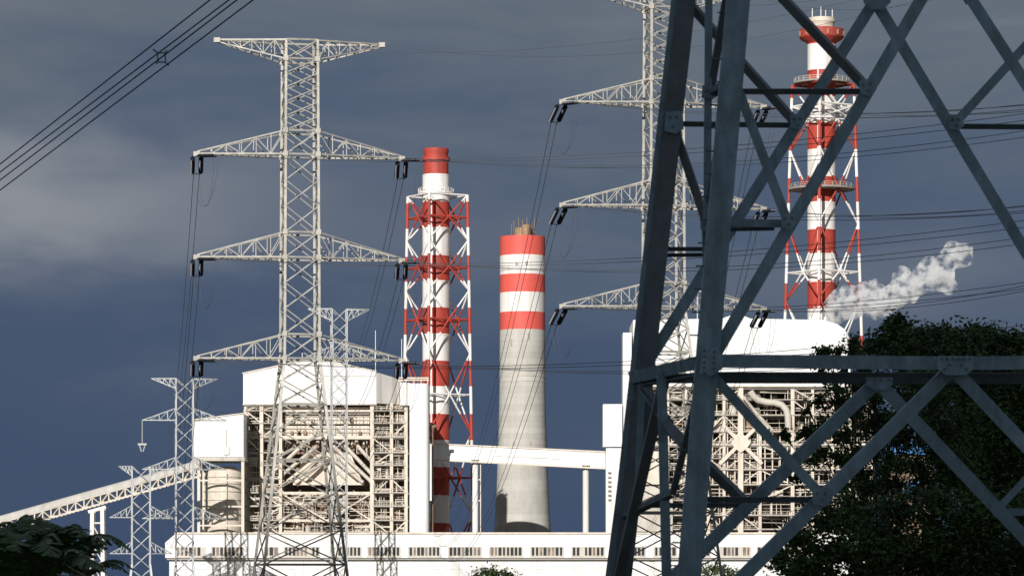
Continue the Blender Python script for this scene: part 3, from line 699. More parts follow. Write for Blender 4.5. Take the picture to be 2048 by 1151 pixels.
def make_concrete_chimney():
    D = 1190; S, X, Z = boiler_tools(D)
    t = thing('concrete_chimney', 'thick concrete chimney with bright red and white bands at its top', 'chimney', (X(1045), D, 0))
    c = (X(1045), D, 0)
    rad = lambda y: (45.2 if y < 660 else 45.2 + (y - 660) * .008 if y < 760 else 46 + ((y - 760) / 210) ** 1.6 * 6) * S
    for a, b, m in ((474, 512, 'redc'), (512, 550, 'whitep'), (550, 586, 'redc'), (586, 625, 'whitep'), (625, 660, 'redc')):
        MB().lathe([(rad(b), Z(b)), (rad(a), Z(a))], c, 56).build('painted_band', m, t, True)
    y = 660; rr = random.Random(5)
    while y < 1300:
        h = 11.5; yb = y + h
        MB().lathe([(rad(yb), Z(yb)), (rad(y + .5), Z(y + .5)), (rad(y) * .994, Z(y + .5)), (rad(y) * .994, Z(y))], c, 56).build('concrete_lift', mats_conc[rr.randrange(4)], t, True)
        y = yb
    MB().lathe([(19 * S, Z(476)), (19 * S, Z(463)), (16 * S, Z(456)), (13 * S, Z(456)), (13 * S, Z(466))], (c[0] + .3, D, 0), 28, False).build('inner_flue', 'rust', t, True)
    MB().lathe([(9 * S, Z(476)), (9 * S, Z(452)), (7 * S, Z(452)), (7 * S, Z(466))], (c[0] + 1.2, D - 4.4, 0), 20, False).build('inner_flue', 'rust', t, True)
    for dx, h in ((-22, 450), (-17, 442), (-8, 436), (0, 440), (9, 434), (17, 443), (24, 437)):
        bar('lightning_rod', (c[0] + dx * S, D + dx * .1, Z(476)), (c[0] + dx * S, D + dx * .1, Z(h)), .22, 'rust', t, 'cyl')
    for y in (541, 752, 762):
        MB().lathe([(rad(y) * .99, Z(y) - .3), (rad(y) * 1.012, Z(y) - .3), (rad(y) * 1.012, Z(y)), (rad(y) * .99, Z(y))], c, 56, False).build('access_ring', 'duct', t)
    for dx, y in ((-22, 680), (12, 668), (-18, 885), (15, 884), (-12, 528), (8, 526)):
        h = 14 if y < 700 and y > 600 else 7
        xx = c[0] + dx * S; yy = D - math.sqrt(rad(y) ** 2 - (dx * S) ** 2)
        MB().box((xx - .35, yy - .15, Z(y + h)), (xx + .35, yy + .6, Z(y))).build('vent_slot', 'conc_dark', t)
mats_conc = []
for i, k in enumerate((1.0, .93, 1.06, .98)):
    mats_conc.append(mat('concrete_pour', tuple(x * k for x in (.50, .475, .43)), .85, var=.12, scale=.4, stretch=(1, 1, .35), dirt=(.44, .40, .35), dirt_amt=.5, bump=.3, bscale=1.2))
make_concrete_chimney()

# steam drifting from the roof vents of the right boiler house
def make_steam():
    D = 1150; S = D / FPX; rnd = random.Random(9)
    bm = bmesh.new()
    puffs = [(1655, 633, 11), (1672, 622, 17), (1688, 606, 20), (1694, 590, 13), (1712, 618, 18), (1733, 600, 22), (1745, 578, 13), (1752, 615, 15), (1770, 603, 21), (1790, 592, 18), (1805, 560, 14), (1802, 545, 9), (1812, 582, 19), (1832, 562, 17), (1852, 545, 18), (1862, 528, 12), (1872, 560, 22), (1890, 548, 14), (1896, 570, 12), (1898, 515, 15), (1903, 498, 11), (1918, 508, 16), (1930, 518, 13), (1936, 498, 8), (1750, 625, 9)]
    for (x, y, r) in puffs:
        for k in range(3):
            c = P(x + rnd.uniform(-.35, .35) * r, y + rnd.uniform(-.35, .35) * r, D) + Vector((0, rnd.uniform(-.4, .4) * r * S, 0))
            bmesh.ops.create_icosphere(bm, subdivisions=3, radius=r * S * rnd.uniform(1.15, 1.55), matrix=Matrix.Translation(c))
    me = bpy.data.meshes.new('steam_plume'); bm.to_mesh(me); bm.free()
    base = P(1655, 640, D); me.transform(Matrix.Translation(-base))
    o = bpy.data.objects.new('steam_plume', me); col.objects.link(o); o.location = base
    md = o.modifiers.new('union', 'REMESH'); md.mode = 'VOXEL'; md.voxel_size = .7
    m = bpy.data.materials.new('steam'); m.use_nodes = True; t = m.node_tree; t.nodes.clear()
    mo = N(t, 'ShaderNodeOutputMaterial'); pv = N(t, 'ShaderNodeVolumePrincipled')
    pv.inputs['Color'].default_value = (.998, .998, .998, 1); pv.inputs['Anisotropy'].default_value = .0
    g = N(t, 'ShaderNodeNewGeometry')
    nn = N(t, 'ShaderNodeTexNoise'); nn.inputs['Scale'].default_value = .32; nn.inputs['Detail'].default_value = 7; nn.inputs['Roughness'].default_value = .6
    t.links.new(g.outputs['Position'], nn.inputs['Vector'])
    mr = N(t, 'ShaderNodeMapRange'); mr.inputs[1].default_value = .485; mr.inputs[2].default_value = .82; mr.inputs[3].default_value = 0; mr.inputs[4].default_value = 2.4
    t.links.new(nn.outputs['Fac'], mr.inputs[0]); t.links.new(mr.outputs[0], pv.inputs['Density'])
    t.links.new(pv.outputs[0], mo.inputs['Volume']); me.materials.append(m)
    tag(o, 'puffs of white steam drifting off the rounded-corner boiler house roof', 'steam', kind='stuff')
make_steam()

# blue-roofed sheds glimpsed through the trees
def make_shed(label, x0, x1, y0, y1, D, m):
    S, X, Z = boiler_tools(D)
    t = thing('shed', label, 'shed', (X((x0 + x1) / 2), D, 0))
    MB().box((X(x0 + 3), D, 0), (X(x1 - 3), D + 14, Z(y1))).build('wall', 'brown', t)
    MB().prism([(X(x0), Z(y1)), (X(x1), Z(y1)), (X(x1 - 8), Z(y0)), (X(x0 + 8), Z(y0))], D - 1, D + 15).build('roof', m, t)
    for k in range(4):
        a = lerp(x0 + 8, x1 - 18, k / 3); MB().box((X(a), D - .2, Z(y1 + 28)), (X(a + 10), D + .1, Z(y1 + 12))).build('window', 'glass', t)
make_shed('shed with bright blue roof showing through the tree leaves', 1785, 1868, 882, 908, 960, 'blue')
make_shed('low shed with blue roof below the larger blue roof', 1815, 1846, 962, 985, 930, 'blue')

# ------------------------------------------------------------------ pylons
def make_big_pylon(label, cxpx, D, dz, yaw, gname):
    t0 = P(cxpx, 1165, D); base = Vector((t0.x, t0.y, gz(t0.x, t0.y) - .3))
    t = thing('lattice_pylon', label, 'pylon', base)
    ca, sa = math.cos(yaw), math.sin(yaw)
    W = lambda x, y, z: Vector((t0.x + x * ca - y * sa, t0.y + x * sa + y * ca, z))
    k = .0543
    Zp = lambda py: CAMZ + (HOR - py) * k + dz
    zb = base.z; zw = Zp(718)
    def half(z): return lerp(1.9, 1.72, (z - zw) / (Zp(85) - zw)) if z >= zw else 1.9 + (zw - z) * .112
    cs = ((-1, -1), (1, -1), (1, 1), (-1, 1))
    def corner(i, z): h = half(z); return W(cs[i % 4][0] * h, cs[i % 4][1] * h, z)
    for i in range(4):
        bk = W(-cs[i][0], -cs[i][1], 0) - W(0, 0, 0)
        bar('leg', corner(i, zb), corner(i, zw), .30, 'galv', t, 'L', back=(0, 1, 0), flip=-1 if cs[i][0] < 0 else 1)
        bar('leg', corner(i, zw), corner(i, Zp(84)), .27, 'galv', t, 'L', back=(0, 1, 0), flip=-1 if cs[i][0] < 0 else 1)
    lv = [84, 122] + [122 + 28.6 * j for j in range(1, 6)] + [312, 364, 415, 467, 517, 568, 619, 670, 718]
    low = [718, 762, 809, 862, 920, 985, 1060, 1128]
    z = 1128
    while Zp(z + 90) > zb + 6: z += 88; low.append(z)
    for sq, wd in ((lv, .115), (low, .15)):
        for ya, yb in zip(sq, sq[1:]):
            za, zc = Zp(ya), Zp(yb)
            for i in range(4):
                bar('brace', corner(i, za), corner(i + 1, zc), wd, 'galv', t, 'L')
                bar('brace', corner(i + 1, za), corner(i, zc), wd, 'galv', t, 'L', flip=-1)
                if ya in (84, 122, 265, 312, 467, 517, 670, 718, 809, 920, 1128):
                    bar('crosspiece', corner(i, za), corner(i + 1, za), .2, 'galv', t, 'L')
    for i in range(4):      # foundations and the last tie
        bar('crosspiece', corner(i, Zp(low[-1])), corner(i + 1, Zp(low[-1])), .2, 'galv', t, 'L')
        f = corner(i, zb); MB().lathe([(.9, zb - .6), (.9, zb + .7), (.5, zb + 1)], f, 12).build('footing', 'concrete', t)
    for py in (122, 265, 312, 467, 517, 670, 718):   # node plates
        for i in range(4):
            p = corner(i, Zp(py)); MB().box((p.x - .26, p.y - .22, p.z - .26), (p.x + .26, p.y + .12, p.z + .26)).build('node_plate', 'galv', t)
    tips = {}
    def arm(name, s, half_len, z_in, z_top, up):
        # up: the horizontal chord is on top (earth-wire arm), else on the bottom
        h = half(z_in); tip = W(s * half_len, 0, z_in)
        zi, zo = z_in, z_top
        b = MB(); lac = MB()
        for e in (-1, 1):
            a0 = W(s * h, e * half(zi), zi); a1 = W(s * half(zo), e * half(zo), zo)
            tp = W(s * half_len, e * .15, z_in); tq = W(s * half_len, e * .15, z_in + (-.22 if up else .22))
            b.bar(a0, tp, .18); b.bar(a1, tq, .14)
            n = 6
            for j in range(n):
                u0, u1 = j / n, (j + 1) / n
                p0, q0, p1, q1 = a0.lerp(tp, u0), a1.lerp(tq, u0), a0.lerp(tp, u1), a1.lerp(tq, u1)
                if j: lac.bar(p0, q0, .085)
                if j < n - 1: lac.bar(*((p0, q1) if j % 2 else (q0, p1)), .085)
        n = 6
        aF, aB = W(s * h, -h, zi), W(s * h, h, zi)
        for j in range(n):
            tF, tB = aF.lerp(tip, j / n), aB.lerp(tip, (j + 1) / n)
            lac.bar(tF, tB, .09)
        b.box(tuple(tip - Vector((.35, .35, .3))), tuple(tip + Vector((.35, .35, .2))))
        o = b.build('crossarm', 'galv', t); lac.build('lacing', 'galv', o)
        tips[name] = tip
    for s, nm in ((-1, 'L'), (1, 'R')):
        arm('top' + nm, s, 9.0, Zp(85), Zp(123), True)
        for j, (yi, yo) in enumerate(((312, 265), (517, 467), (718, 670))): arm(nm + str(j), s, 11.2, Zp(yi), Zp(yo), False)
    return tips

def insulators(tip, dirv, label, group, L=3.6, gap=.92, rad=.27):
    d = Vector(dirv).normalized(); side = d.cross(Vector((0, 0, 1))).normalized()
    if abs(side.x) < .3: side = Vector((1, 0, 0)) - d * d.x; side.normalize()
    t = thing('insulator_set', label, 'insulator', tip, group)
    p0 = tip + Vector((0, 0, -.25))
    for s in (-1, 1):
        a = p0 + side * s * gap / 2 + d * .3
        n = 16; pts = []; rs = []
        for i in range(n):
            u = .1 + .8 * i / (n - 1)
            pts += [a + d * L * (u - .018), a + d * L * (u + .018)]; rs += [rad, rad * .45]
        MB().tube(pts, rs, 10).build('insulator_string', 'insul', t, True)
        MB().tube([p0 + side * s * gap / 2, a + d * L], .05, 6).build('link_rod', 'insul', t)
    e = p0 + d * (L + .35)
    MB().bar(e - side * (gap / 2 + .05), e + side * (gap / 2 + .05), .09).build('yoke_plate', 'wirelite', t)
    return e, side
def wire(p, q, sag, r, label, group, name='conductor_wire', n=28, m='wire'):
    p, q = Vector(p), Vector(q)
    pts = [p.lerp(q, i / n) - Vector((0, 0, 4 * sag * (i / n) * (1 - i / n))) for i in range(n + 1)]
    o = MB().tube(pts, r, 5).build(name, m, None, True)
    return single(o, label, 'wire', p, group)

YAW = R(11)
tipsA = make_big_pylon('pale steel lattice pylon standing before the gabled boiler house, wide crossarms in full', 600, 380, 0, YAW, 'A')
tipsB = make_big_pylon('pale steel lattice pylon partly hidden behind the near dark grey tower legs', 1327, 380, 5.6, YAW, 'B')

# far, smaller pylons
def make_far_pylon(label, cx, D, bw, levels, tophalf, armhalf, arms, ytop):
    S, X, Z = boiler_tools(D); t = thing('small_pylon', label, 'pylon', (X(cx), D, 0))
    h = bw / 2 * S; yw = 6; yaw = R(8)
    W = lambda x, y, z: Vector((X(cx) + x * math.cos(yaw) - y * math.sin(yaw), D + x * math.sin(yaw) + y * math.cos(yaw), z))
    cs = ((-1, -1), (1, -1), (1, 1), (-1, 1))
    hw = lambda z: h * (1 if z > 25 else 1 + (25 - z) * .05)
    cn = lambda i, z: W(cs[i % 4][0] * hw(z), cs[i % 4][1] * hw(z), z)
    for i in range(4): bar('leg', cn(i, 25), cn(i, Z(ytop)), .32, 'galvfar', t); bar('leg', cn(i, 0), cn(i, 25), .45, 'galvfar', t)
    b = MB(); z = Z(ytop); stp = bw * S * .95
    while z - stp > 0:
        for i in range(4): b.bar(cn(i, z), cn(i + 1, z - stp), .17); b.bar(cn(i + 1, z), cn(i, z - stp), .17)
        z -= stp
    tag(b.build('bracing', 'galvfar', t), None, None, kind='stuff')
    tips = {}
    for lvl, (yi, yo, hl) in enumerate([(ytop, ytop + tophalf, armhalf[0])] + [(a, a - 24, armhalf[1]) for a in arms]):
        for s in (-1, 1):
            b = MB(); lac = MB()
            for e in (-1, 1):
                a0, a1, tp = W(s * h, e * h, Z(yi)), W(s * h, e * h, Z(yo)), W(s * hl * S, 0, Z(yi))
                b.bar(a0, tp, .24); b.bar(a1, tp, .2)
                for j in range(1, 4):
                    lac.bar(a0.lerp(tp, j / 4), a1.lerp(tp, j / 4), .13); lac.bar(a1.lerp(tp, (j - 1) / 4), a0.lerp(tp, j / 4), .13)
            o = b.build('crossarm', 'galvfar', t); lac.build('lacing', 'galvfar', o)
            tips[(lvl, s)] = W(s * hl * S, 0, Z(yi))
    return tips
tA = make_far_pylon('small distant lattice pylon rising beside the white conveyor-head block', 369, 960, 34, None, 20, (66, 84), [840, 938, 1036], 757)
tB = make_far_pylon('small distant lattice pylon seen through the big pale pylon, before the penthouse', 678, 960, 30, None, 24, (62, 70), [716], 618)
tC = make_far_pylon('low distant lattice pylon standing behind banana leaves under the conveyor', 282, 940, 36, None, 20, (44, 62), [1034, 1106], 932)

# hanging insulator on the small pylon
e = tA[(1, -1)]
t = thing('suspension_insulator', 'thin pale insulator string hanging from small distant pylon crossarm', 'insulator', e)
MB().tube([e, e + Vector((0, 0, -6.5))], .16, 8).build('string', 'galvfar', t); MB().bar(e + Vector((-1.2, 0, -6.6)), e + Vector((1.2, 0, -6.6)), .5).build('clamp', 'galvfar', t)
for dx in (-.8, .8): MB().tube([e + Vector((dx, 0, -6.6)), e + Vector((dx * .3, 0, -8.6))], .18, 6).build('hanger', 'galvfar', t)

def dress(tips, name, far, right, ends, lean=0):
    for key in ('L0', 'L1', 'L2', 'R0', 'R1', 'R2'):
        tip = tips[key]; lvl = int(key[1])
        f = far(key)
        which = ('upper', 'middle', 'lowest')[lvl] + ' arm of ' + name + ' ' + (ends[0] if key[0] == 'L' else ends[1])
        d1 = Vector((f - tip)); d1.z = 0; d1.normalize(); d1.z = -.42; d1.x += lean
        e1, s1 = insulators(tip, d1, 'drooping black insulator pair on ' + which, 'insulators of the ' + name)
        for s in (-1, 1):
            wire(e1 + s1 * s * .32, f + s1 * s * .3, 13, .034, 'wire down to the plant from ' + which, 'conductors of the ' + name)
        r = right(key)
        d2 = (r - tip); d2.z = 0; d2.normalize(); d2.z = -.06
        e2, s2 = insulators(tip, d2, 'level black insulator pair on ' + which, 'insulators of the ' + name, L=2.6, gap=.5, rad=.17)
        if key[0] == 'R' or True:
            for s in (-1, 1): wire(e2 + s2 * .25 * s, r + Vector((0, 0, .35 * s)), 2.6 if name.startswith('whole') else 1.8, .03, 'wire stretching sideways from ' + which, 'side conductors of the ' + name)
        # jumper loop under the arm
        for s in (-1, 1):
            a, b = e1 + s1 * s * .32, e2 + s2 * s * .32; pts = []
            for i in range(15):
                u = i / 14; pts.append(a.lerp(b, u) - Vector((0, 0, 4.4 * (4 * u * (1 - u)) ** .6)))
            o = MB().tube(pts, .018, 5).build('jumper_wire', 'wire', None, True)
            single(o, 'slack jumper loop under ' + which, 'wire', a, 'jumper loops of the ' + name)
    for s in ('L', 'R'):
        tp = tips['top' + s]; wire(tp, right('R0') + Vector((0, 0, 18)), 6, .022, 'thin earth wire from the top arm of the ' + name, 'earth wires of the ' + name, 'earth_wire')
def farA(key):
    return P({'L': 330, 'R': 655}[key[0]], {'0': 838, '1': 936, '2': 1034}[key[1]] if key[0] == 'L' else {'0': 716, '1': 760, '2': 830}[key[1]], 955)
def farB(key):
    return P({'L': 868, 'R': 1270}[key[0]], {'0': 1070, '1': 1080, '2': 1090}[key[1]], 985)
def rightA(key):
    return P(2420, {'0': 205, '1': 420, '2': 630}[key[1]] - (0 if key[0] == 'R' else 26), 300)
def rightB(key):
    return P(2420, {'0': 150, '1': 350, '2': 480}[key[1]] + (0 if key[0] == 'R' else 30), 290)
dress(tipsA, 'whole pale pylon', farA, rightA, ('over the conveyor', 'by the banded flue'))
dress(tipsB, 'half-hidden pylon', farB, rightB, ('by the concrete chimney', 'behind the near tower'), -.2)

# quad bundle passing overhead at the upper left, with its spacer
D1, D2 = 118, 92
for k, (y0, x1) in enumerate(((328, 420), (344, 458), (360, 474), (380, 506))):
    p, q = P(0, y0, D1), P(x1, 0, D2); d = q - p
    wire(p - d * 2.2, q + d * 1.6, .0, .021, 'thick dark wire of the four-wire bundle across the open sky', 'four-wire bundle', 'bundle_wire')
sp = thing('bundle_spacer', 'square metal spacer holding the four-wire bundle apart', 'spacer', P(322, 116, 102))
pts = [P(306, 99, 102), P(334, 101, 102), P(338, 131, 102), P(312, 128, 102)]
inn = [P(315, 106, 102), P(330, 106, 102), P(331, 125, 102), P(316, 124, 102)]
for i in range(4):
    MB().bar(inn[i], inn[(i + 1) % 4], .045).build('spacer_frame', 'steel', sp)
    MB().bar(inn[i], pts[i], .05).build('clamp_arm', 'steel', sp)

# ------------------------------------------------------------------ near dark tower
def make_near_tower():
    DF, DR = 45.0, 48.6
    base = P(1560, 1165, 47); base.z = gz(base.x, base.y)
    t = thing('near_steel_tower', 'huge dark grey angle-steel tower with heavy legs and diagonal braces', 'pylon', base)
    F = lambda x, y: P(x, y, DF)
    B = lambda x, y: P(x, y, DR)
    pf, pr = DF / FPX, DR / FPX
    # legs: (x at y=0, x at y=1151), both faces, left and right
    def legx(a, b): return lambda y: a + (b - a) * y / 1151
    FL, RL, FR, RR = legx(1476, 1378), legx(1372, 1244), legx(2330, 2448), legx(2140, 2300)
    def leg(fx, PT, D, w, flip, m='steel'):
        top, bot = PT(fx(-260), -260), None
        y = 1165 + (CAMZ - gz(0, D) + .6) * FPX / D; bot = PT(fx(y), y)
        bar('leg', bot, top, w, m, t, 'L', flip=flip)
        MB().lathe([(.45, bot.z - .4), (.45, bot.z + .35), (.3, bot.z + .5)], bot, 14).build('footing', 'concrete', t)
    leg(FL, F, DF, 46 * pf, -1); leg(RL, B, DR, 38 * pr, 1, 'steel_shade'); bar('leg_lit_strip', B(RL(-260) - 24, -260), B(RL(1500) - 24, 1500), 12 * pr, 'steel', t, 'L', flip=-1); leg(FR, F, DF, 46 * pf, 1); leg(RR, B, DR, 50 * pr, 1)  # rear-left leg painted in the shaded tone, its narrow strip in the lit one
    def f(x0, y0, x1, y1, w, off=0, flip=1, m='steel', nm='brace'): bar(nm, F(x0, y0) + Vector((0, off, 0)), F(x1, y1) + Vector((0, off, 0)), w * pf, m, t, 'L', flip=flip, back=(0, 1, .8) if m == 'steel_shade' else (0, 1, .06))  # members in the shaded tone also tilt downward to look darker
    def r(x0, y0, x1, y1, w, off=0, flip=1, m='steel', nm='brace'): bar(nm, B(x0, y0) + Vector((0, off, 0)), B(x1, y1) + Vector((0, off, 0)), w * pr, m, t, 'L', flip=flip, back=(0, 1, .8) if m == 'steel_shade' else (0, 1, .06))
    def s(x0, y0, d0, x1, y1, d1, w, flip=1, m='steel', nm='brace'): bar(nm, P(x0, y0, d0), P(x1, y1, d1), w * pf, m, t, 'L', flip=flip, back=(0, 1, .8) if m == 'steel_shade' else (0, 1, .06))
    # main horizontals
    f(1408, 722, 1905, 727, 27, -.1, 1, nm='crossbeam'); f(1905, 727, 2400, 722, 27, -.1, 1, nm='crossbeam')
    r(1268, 750, 2255, 752, 22, .05, 1, 'steel_shade', 'crossbeam')
    s(1400, 745, DF + .3, 2400, 748, DF + .3, 12, 1, 'steel_shade', 'crossbeam')
    # left and right side horizontals
    s(1404, 722, DF, 1270, 752, DR, 26, -1, nm='crossbeam'); s(1400, 746, DF, 1272, 768, DR, 12, -1, 'steel_shade', 'crossbeam')
    s(2400, 722, DF, 2250, 750, DR, 26, 1, nm='crossbeam')
    # front face above the beam
    f(1422, 722, 1905, -110, 25, .06); f(1945, 0, 2420, 735, 23, .1, -1); f(1945, 0, 1880, -110, 23, .1, -1)
    f(1478, 178, 1738, 178, 13, .1, 1, 'steel_shade'); f(1560, -10, 1738, 180, 17, .02, -1, 'steel_shade'); f(1476, 178, 1576, 446, 19, .03, -1)
    f(1436, 443, 1578, 446, 15, .12, 1); f(1440, 452, 1552, 450, 9, .3, 1, 'steel_shade')
    f(1576, 446, 1478, 585, 0.1 + 12, .2, 1, 'steel_shade') if False else None
    # rear face above the beam
    r(1288, 735, 1750, 0, 23, .06, 1); r(1750, 0, 2240, 815, 23, .1, -1)
    r(1345, 243, 1596, 246, 12, .1, 1, 'steel_shade'); r(1372, 0, 1594, 248, 16, .02, -1, 'steel_shade'); r(1345, 245, 1436, 512, 16, .03, -1, 'steel_shade')
    r(1310, 494, 1438, 494, 10, .1, 1, 'steel_shade'); r(1310, 504, 1438, 503, 9, .3, 1, 'steel_shade')
    r(1908, 248, 2170, 250, 12, .1, 1, 'steel_shade'); r(1910, 246, 2190, -60, 18, .05, 1)
    # front face below the beam: big inverted V with sub-bracing
    f(1903, 738, 1400, 1238, 27, .05, 1); f(1907, 738, 2440, 1300, 27, .05, -1)
    f(1428, 752, 1648, 994, 20, .1, -1); f(1395, 994, 1646, 994, 14, .15, 1, 'steel_shade')
    f(2420, 760, 2150, 994, 25, .1, 1); f(1640, 994, 1560, 1180, 0 + 14, .2, 1, 'steel_shade') if False else None
    # rear face below the beam
    r(1752, 765, 1310, 1190, 26, .05, 1); r(1758, 765, 2290, 1330, 26, .05, -1)
    r(1262, 780, 1500, 1012, 18, .1, -1, 'steel_shade'); r(1262, 1006, 1500, 1006, 12, .15, 1, 'steel_shade')
    r(1990, 1022, 2200, 1023, 14, .15, 1); r(1992, 1022, 2200, 800, 14, .1, 1)
    # left side face: posts and zigzag
    s(1418, -60, DF + .9, 1414, 450, DF + .9, 15); s(1462, -60, DF + .3, 1420, 190, DF + 1, 15, 1, 'steel_shade')
    s(1475, 160, DF, 1418, 188, DF + 1, 17, 1, 'steel_shade'); s(1418, 188, DF + 1, 1345, 245, DR, 12, 1, 'steel_shade') if False else None
    s(1448, 200, DF + .4, 1410, 452, DF + 1, 11, 1, 'steel_shade'); s(1410, 450, DF + 1, 1418, 735, DF + .1, 13, 1, 'steel_shade')
    s(1323, 742, DF + 1.8, 1336, 1260, DF + 1.8, 20); s(1330, 750, DF + 1.9, 1236, 1160, DR - .2, 22, 1, 'steel_shade'); s(1326, 752, DF + 1.8, 1372, 1190, DF + .1, 13, -1, 'steel_shade') if False else None
    s(1336, 846, DF + 1.7, 1368, 890, DF + 1, 18, -1, 'steel_shade'); s(1392, 800, DF + .5, 1346, 985, DF + 1.4, 13, 1, 'steel_shade')
    s(1336, 846, DF + 1.7, 1285, 770, DF + 3, 18, -1, 'steel_shade'); s(1346, 985, DF + 1.4, 1250, 1030, DR - .1, 14, 1, 'steel_shade')
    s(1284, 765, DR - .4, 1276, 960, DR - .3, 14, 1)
    # gusset plates with bolts
    def gusset(pts, PT, off, rows, px):
        cx = sum(p[0] for p in pts) / len(pts); cy = sum(p[1] for p in pts) / len(pts)
        q = [PT(*p) for p in pts]; y = q[0].y + off
        o = MB().prism([(v.x, v.z) for v in q], y - .008, y + .008).build('gusset_plate', 'steel', t)
        bm_ = MB()
        for (bx, by) in rows:
            v = PT(bx, by); MB().tube([(v.x, y - .034, v.z), (v.x, y + .01, v.z)], 2.6 * px, 6).build('bolt', 'steel_shade', o)
    gusset([(1872, 714), (1940, 714), (1944, 738), (1926, 752), (1886, 752), (1868, 738)], F, -.27, [(1878 + i * 11, 720) for i in range(6)] + [(1884, 740), (1894, 732), (1917, 732), (1927, 740)], pf)
    gusset([(1722, -20), (1780, -20), (1778, 10), (1764, 24), (1738, 24), (1724, 10)], B, -.2, [(1732 + i * 12, -8) for i in range(4)], pr)
    gusset([(1728, 752), (1784, 752), (1780, 770), (1768, 780), (1742, 780), (1730, 770)], B, -.2, [(1732 + i * 14, 760) for i in range(4)], pr)
    gusset([(1402, 700), (1430, 700), (1444, 714), (1442, 740), (1420, 754), (1396, 750)], F, -.30, [(1406, 704 + i * 11) for i in range(5)] + [(1426, 706 + i * 11) for i in range(4)], pf)
    gusset([(1716, 164), (1748, 160), (1750, 184), (1738, 196), (1718, 190)], F, -.14, [(1724, 172), (1738, 170), (1734, 184)], pf)
    gusset([(1560, 430), (1590, 428), (1592, 448), (1580, 462), (1562, 456)], F, -.14, [(1568, 438), (1582, 438), (1576, 450)], pf)
    gusset([(1578, 232), (1606, 230), (1608, 250), (1598, 262), (1580, 258)], B, -.14, [(1586, 240), (1598, 240), (1594, 252)], pr)
    gusset([(1894, 234), (1922, 232), (1926, 254), (1914, 264), (1896, 260)], B, -.14, [(1902, 242), (1914, 242), (1910, 254)], pr)
    gusset([(1622, 978), (1660, 976), (1664, 998), (1648, 1012), (1624, 1008)], F, -.16, [(1632, 986), (1648, 986), (1642, 1000)], pf)
    gusset([(1404, 172), (1434, 176), (1438, 192), (1424, 200), (1402, 198)], lambda x, y: P(x, y, DF + .9), -.1, [(1412, 184), (1426, 186)], pf)
    gusset([(1400, 440), (1424, 436), (1430, 452), (1418, 466), (1400, 460)], lambda x, y: P(x, y, DF + .9), -.1, [(1408, 448), (1418, 446)], pf)
    gusset([(1330, 228), (1364, 226), (1366, 262), (1350, 272), (1328, 266)], B, -.22, [(1338, 238), (1352, 238), (1344, 256)], pr)
    # step bolts up the front leg
    for i in range(26):
        y = -20 + i * 46; v = F(FL(y) - 22, y)
        bar('step_bolt', v, v + Vector((-.11, -.03, 0)), .02, 'steel_shade', t, 'cyl')
make_near_tower()

# ------------------------------------------------------------------ vegetation
def leaf_cloud(clumps, nper, size, rnd, flat=.75):
    """many small bent leaves spread over a set of uneven clumps"""
    V, Fc = [], []
    for (c, r, dens) in clumps:
        n = int(nper * dens * max(r ** 2, .45 * r))
        for _ in range(n):
            d = Vector((rnd.gauss(0, 1), rnd.gauss(0, 1), rnd.gauss(0, 1))).normalized()
            rr = r * min(1.9, abs(rnd.gauss(0, .8))); p = c + Vector((d.x, d.y, d.z * flat)) * rr
            p += noise.noise_vector(p * .9) * r * .35 + noise.noise_vector(p * 2.7) * .22
            s = size * rnd.uniform(.6, 1.35)
            u = Vector((rnd.gauss(0, 1), rnd.gauss(0, 1), rnd.gauss(0, .6))).normalized(); w = u.orthogonal().normalized()
            w.rotate(Matrix.Rotation(rnd.random() * 6.28, 3, u)); nn = u.cross(w)
            b = len(V); k = .28 * s
            V += [tuple(p - u * s * .5), tuple(p + w * k + nn * s * .1), tuple(p + u * s * .55 - nn * s * .12), tuple(p - w * k + nn * s * .1)]
            Fc += [(b, b + 1, b + 2), (b, b + 2, b + 3)]
    return V, Fc
def make_tree(name, label, base, clumps, size, nper, m, trunk_r, seed, group=None):
    rnd = random.Random(seed)
    base = Vector((base[0], base[1], gz(base[0], base[1]) - .2)); t = thing(name, label, 'tree', base, group)
    top = max(c.z for c, r, d in clumps); cen = sum((c for c, r, d in clumps), Vector()) / len(clumps)
    pts = [base]; n = 6; aim = Vector((cen.x, cen.y, lerp(base.z, top, .72)))
    for i in range(1, n + 1): pts.append(base.lerp(aim, i / n) + Vector((rnd.uniform(-.25, .25), rnd.uniform(-.25, .25), 0)))
    MB().tube(pts, [lerp(trunk_r, trunk_r * .35, i / n) for i in range(n + 1)], 9).build('trunk', 'bark', t, True)
    for (c, r, d) in clumps:
        ax = pts[-1]; hd = math.hypot(c.x - ax.x, c.y - ax.y); zt = c.z - .55 * hd - .6
        a = min(pts[1:], key=lambda v: abs(v.z - zt))
        mid = a.lerp(c, .5) + Vector((rnd.uniform(-.3, .3), rnd.uniform(-.3, .3), rnd.uniform(0, .5)))
        o = MB().tube([a, mid, c], [trunk_r * .12, trunk_r * .07, .012], 6).build('branch', 'bark', t, True)
        b = MB()
        for _ in range(5):
            e = c + Vector((rnd.gauss(0, .5), rnd.gauss(0, .5), rnd.gauss(0, .4))) * r
            b.tube([mid.lerp(c, .8), (c + e) / 2 + Vector((0, 0, .1)), e], [trunk_r * .09, trunk_r * .06, .01], 5)
        b.build('twigs', 'bark', o)
    V, Fc = leaf_cloud(clumps, nper, size, rnd)
    me = bpy.data.meshes.new('crown'); off = BASE[t.name]
    me.from_pydata([(v[0] - off.x, v[1] - off.y, v[2] - off.z) for v in V], [], Fc); me.materials.append(MT[m])
    o = bpy.data.objects.new('crown', me); col.objects.link(o); o.parent = t
def px_clumps(lst, D, spread, rnd):
    S = D / FPX
    return [(P(x, y, D) + Vector((0, rnd.uniform(-1, 1) * spread, 0)), r * S, d) for x, y, r, d in lst]
rt = random.Random(41)
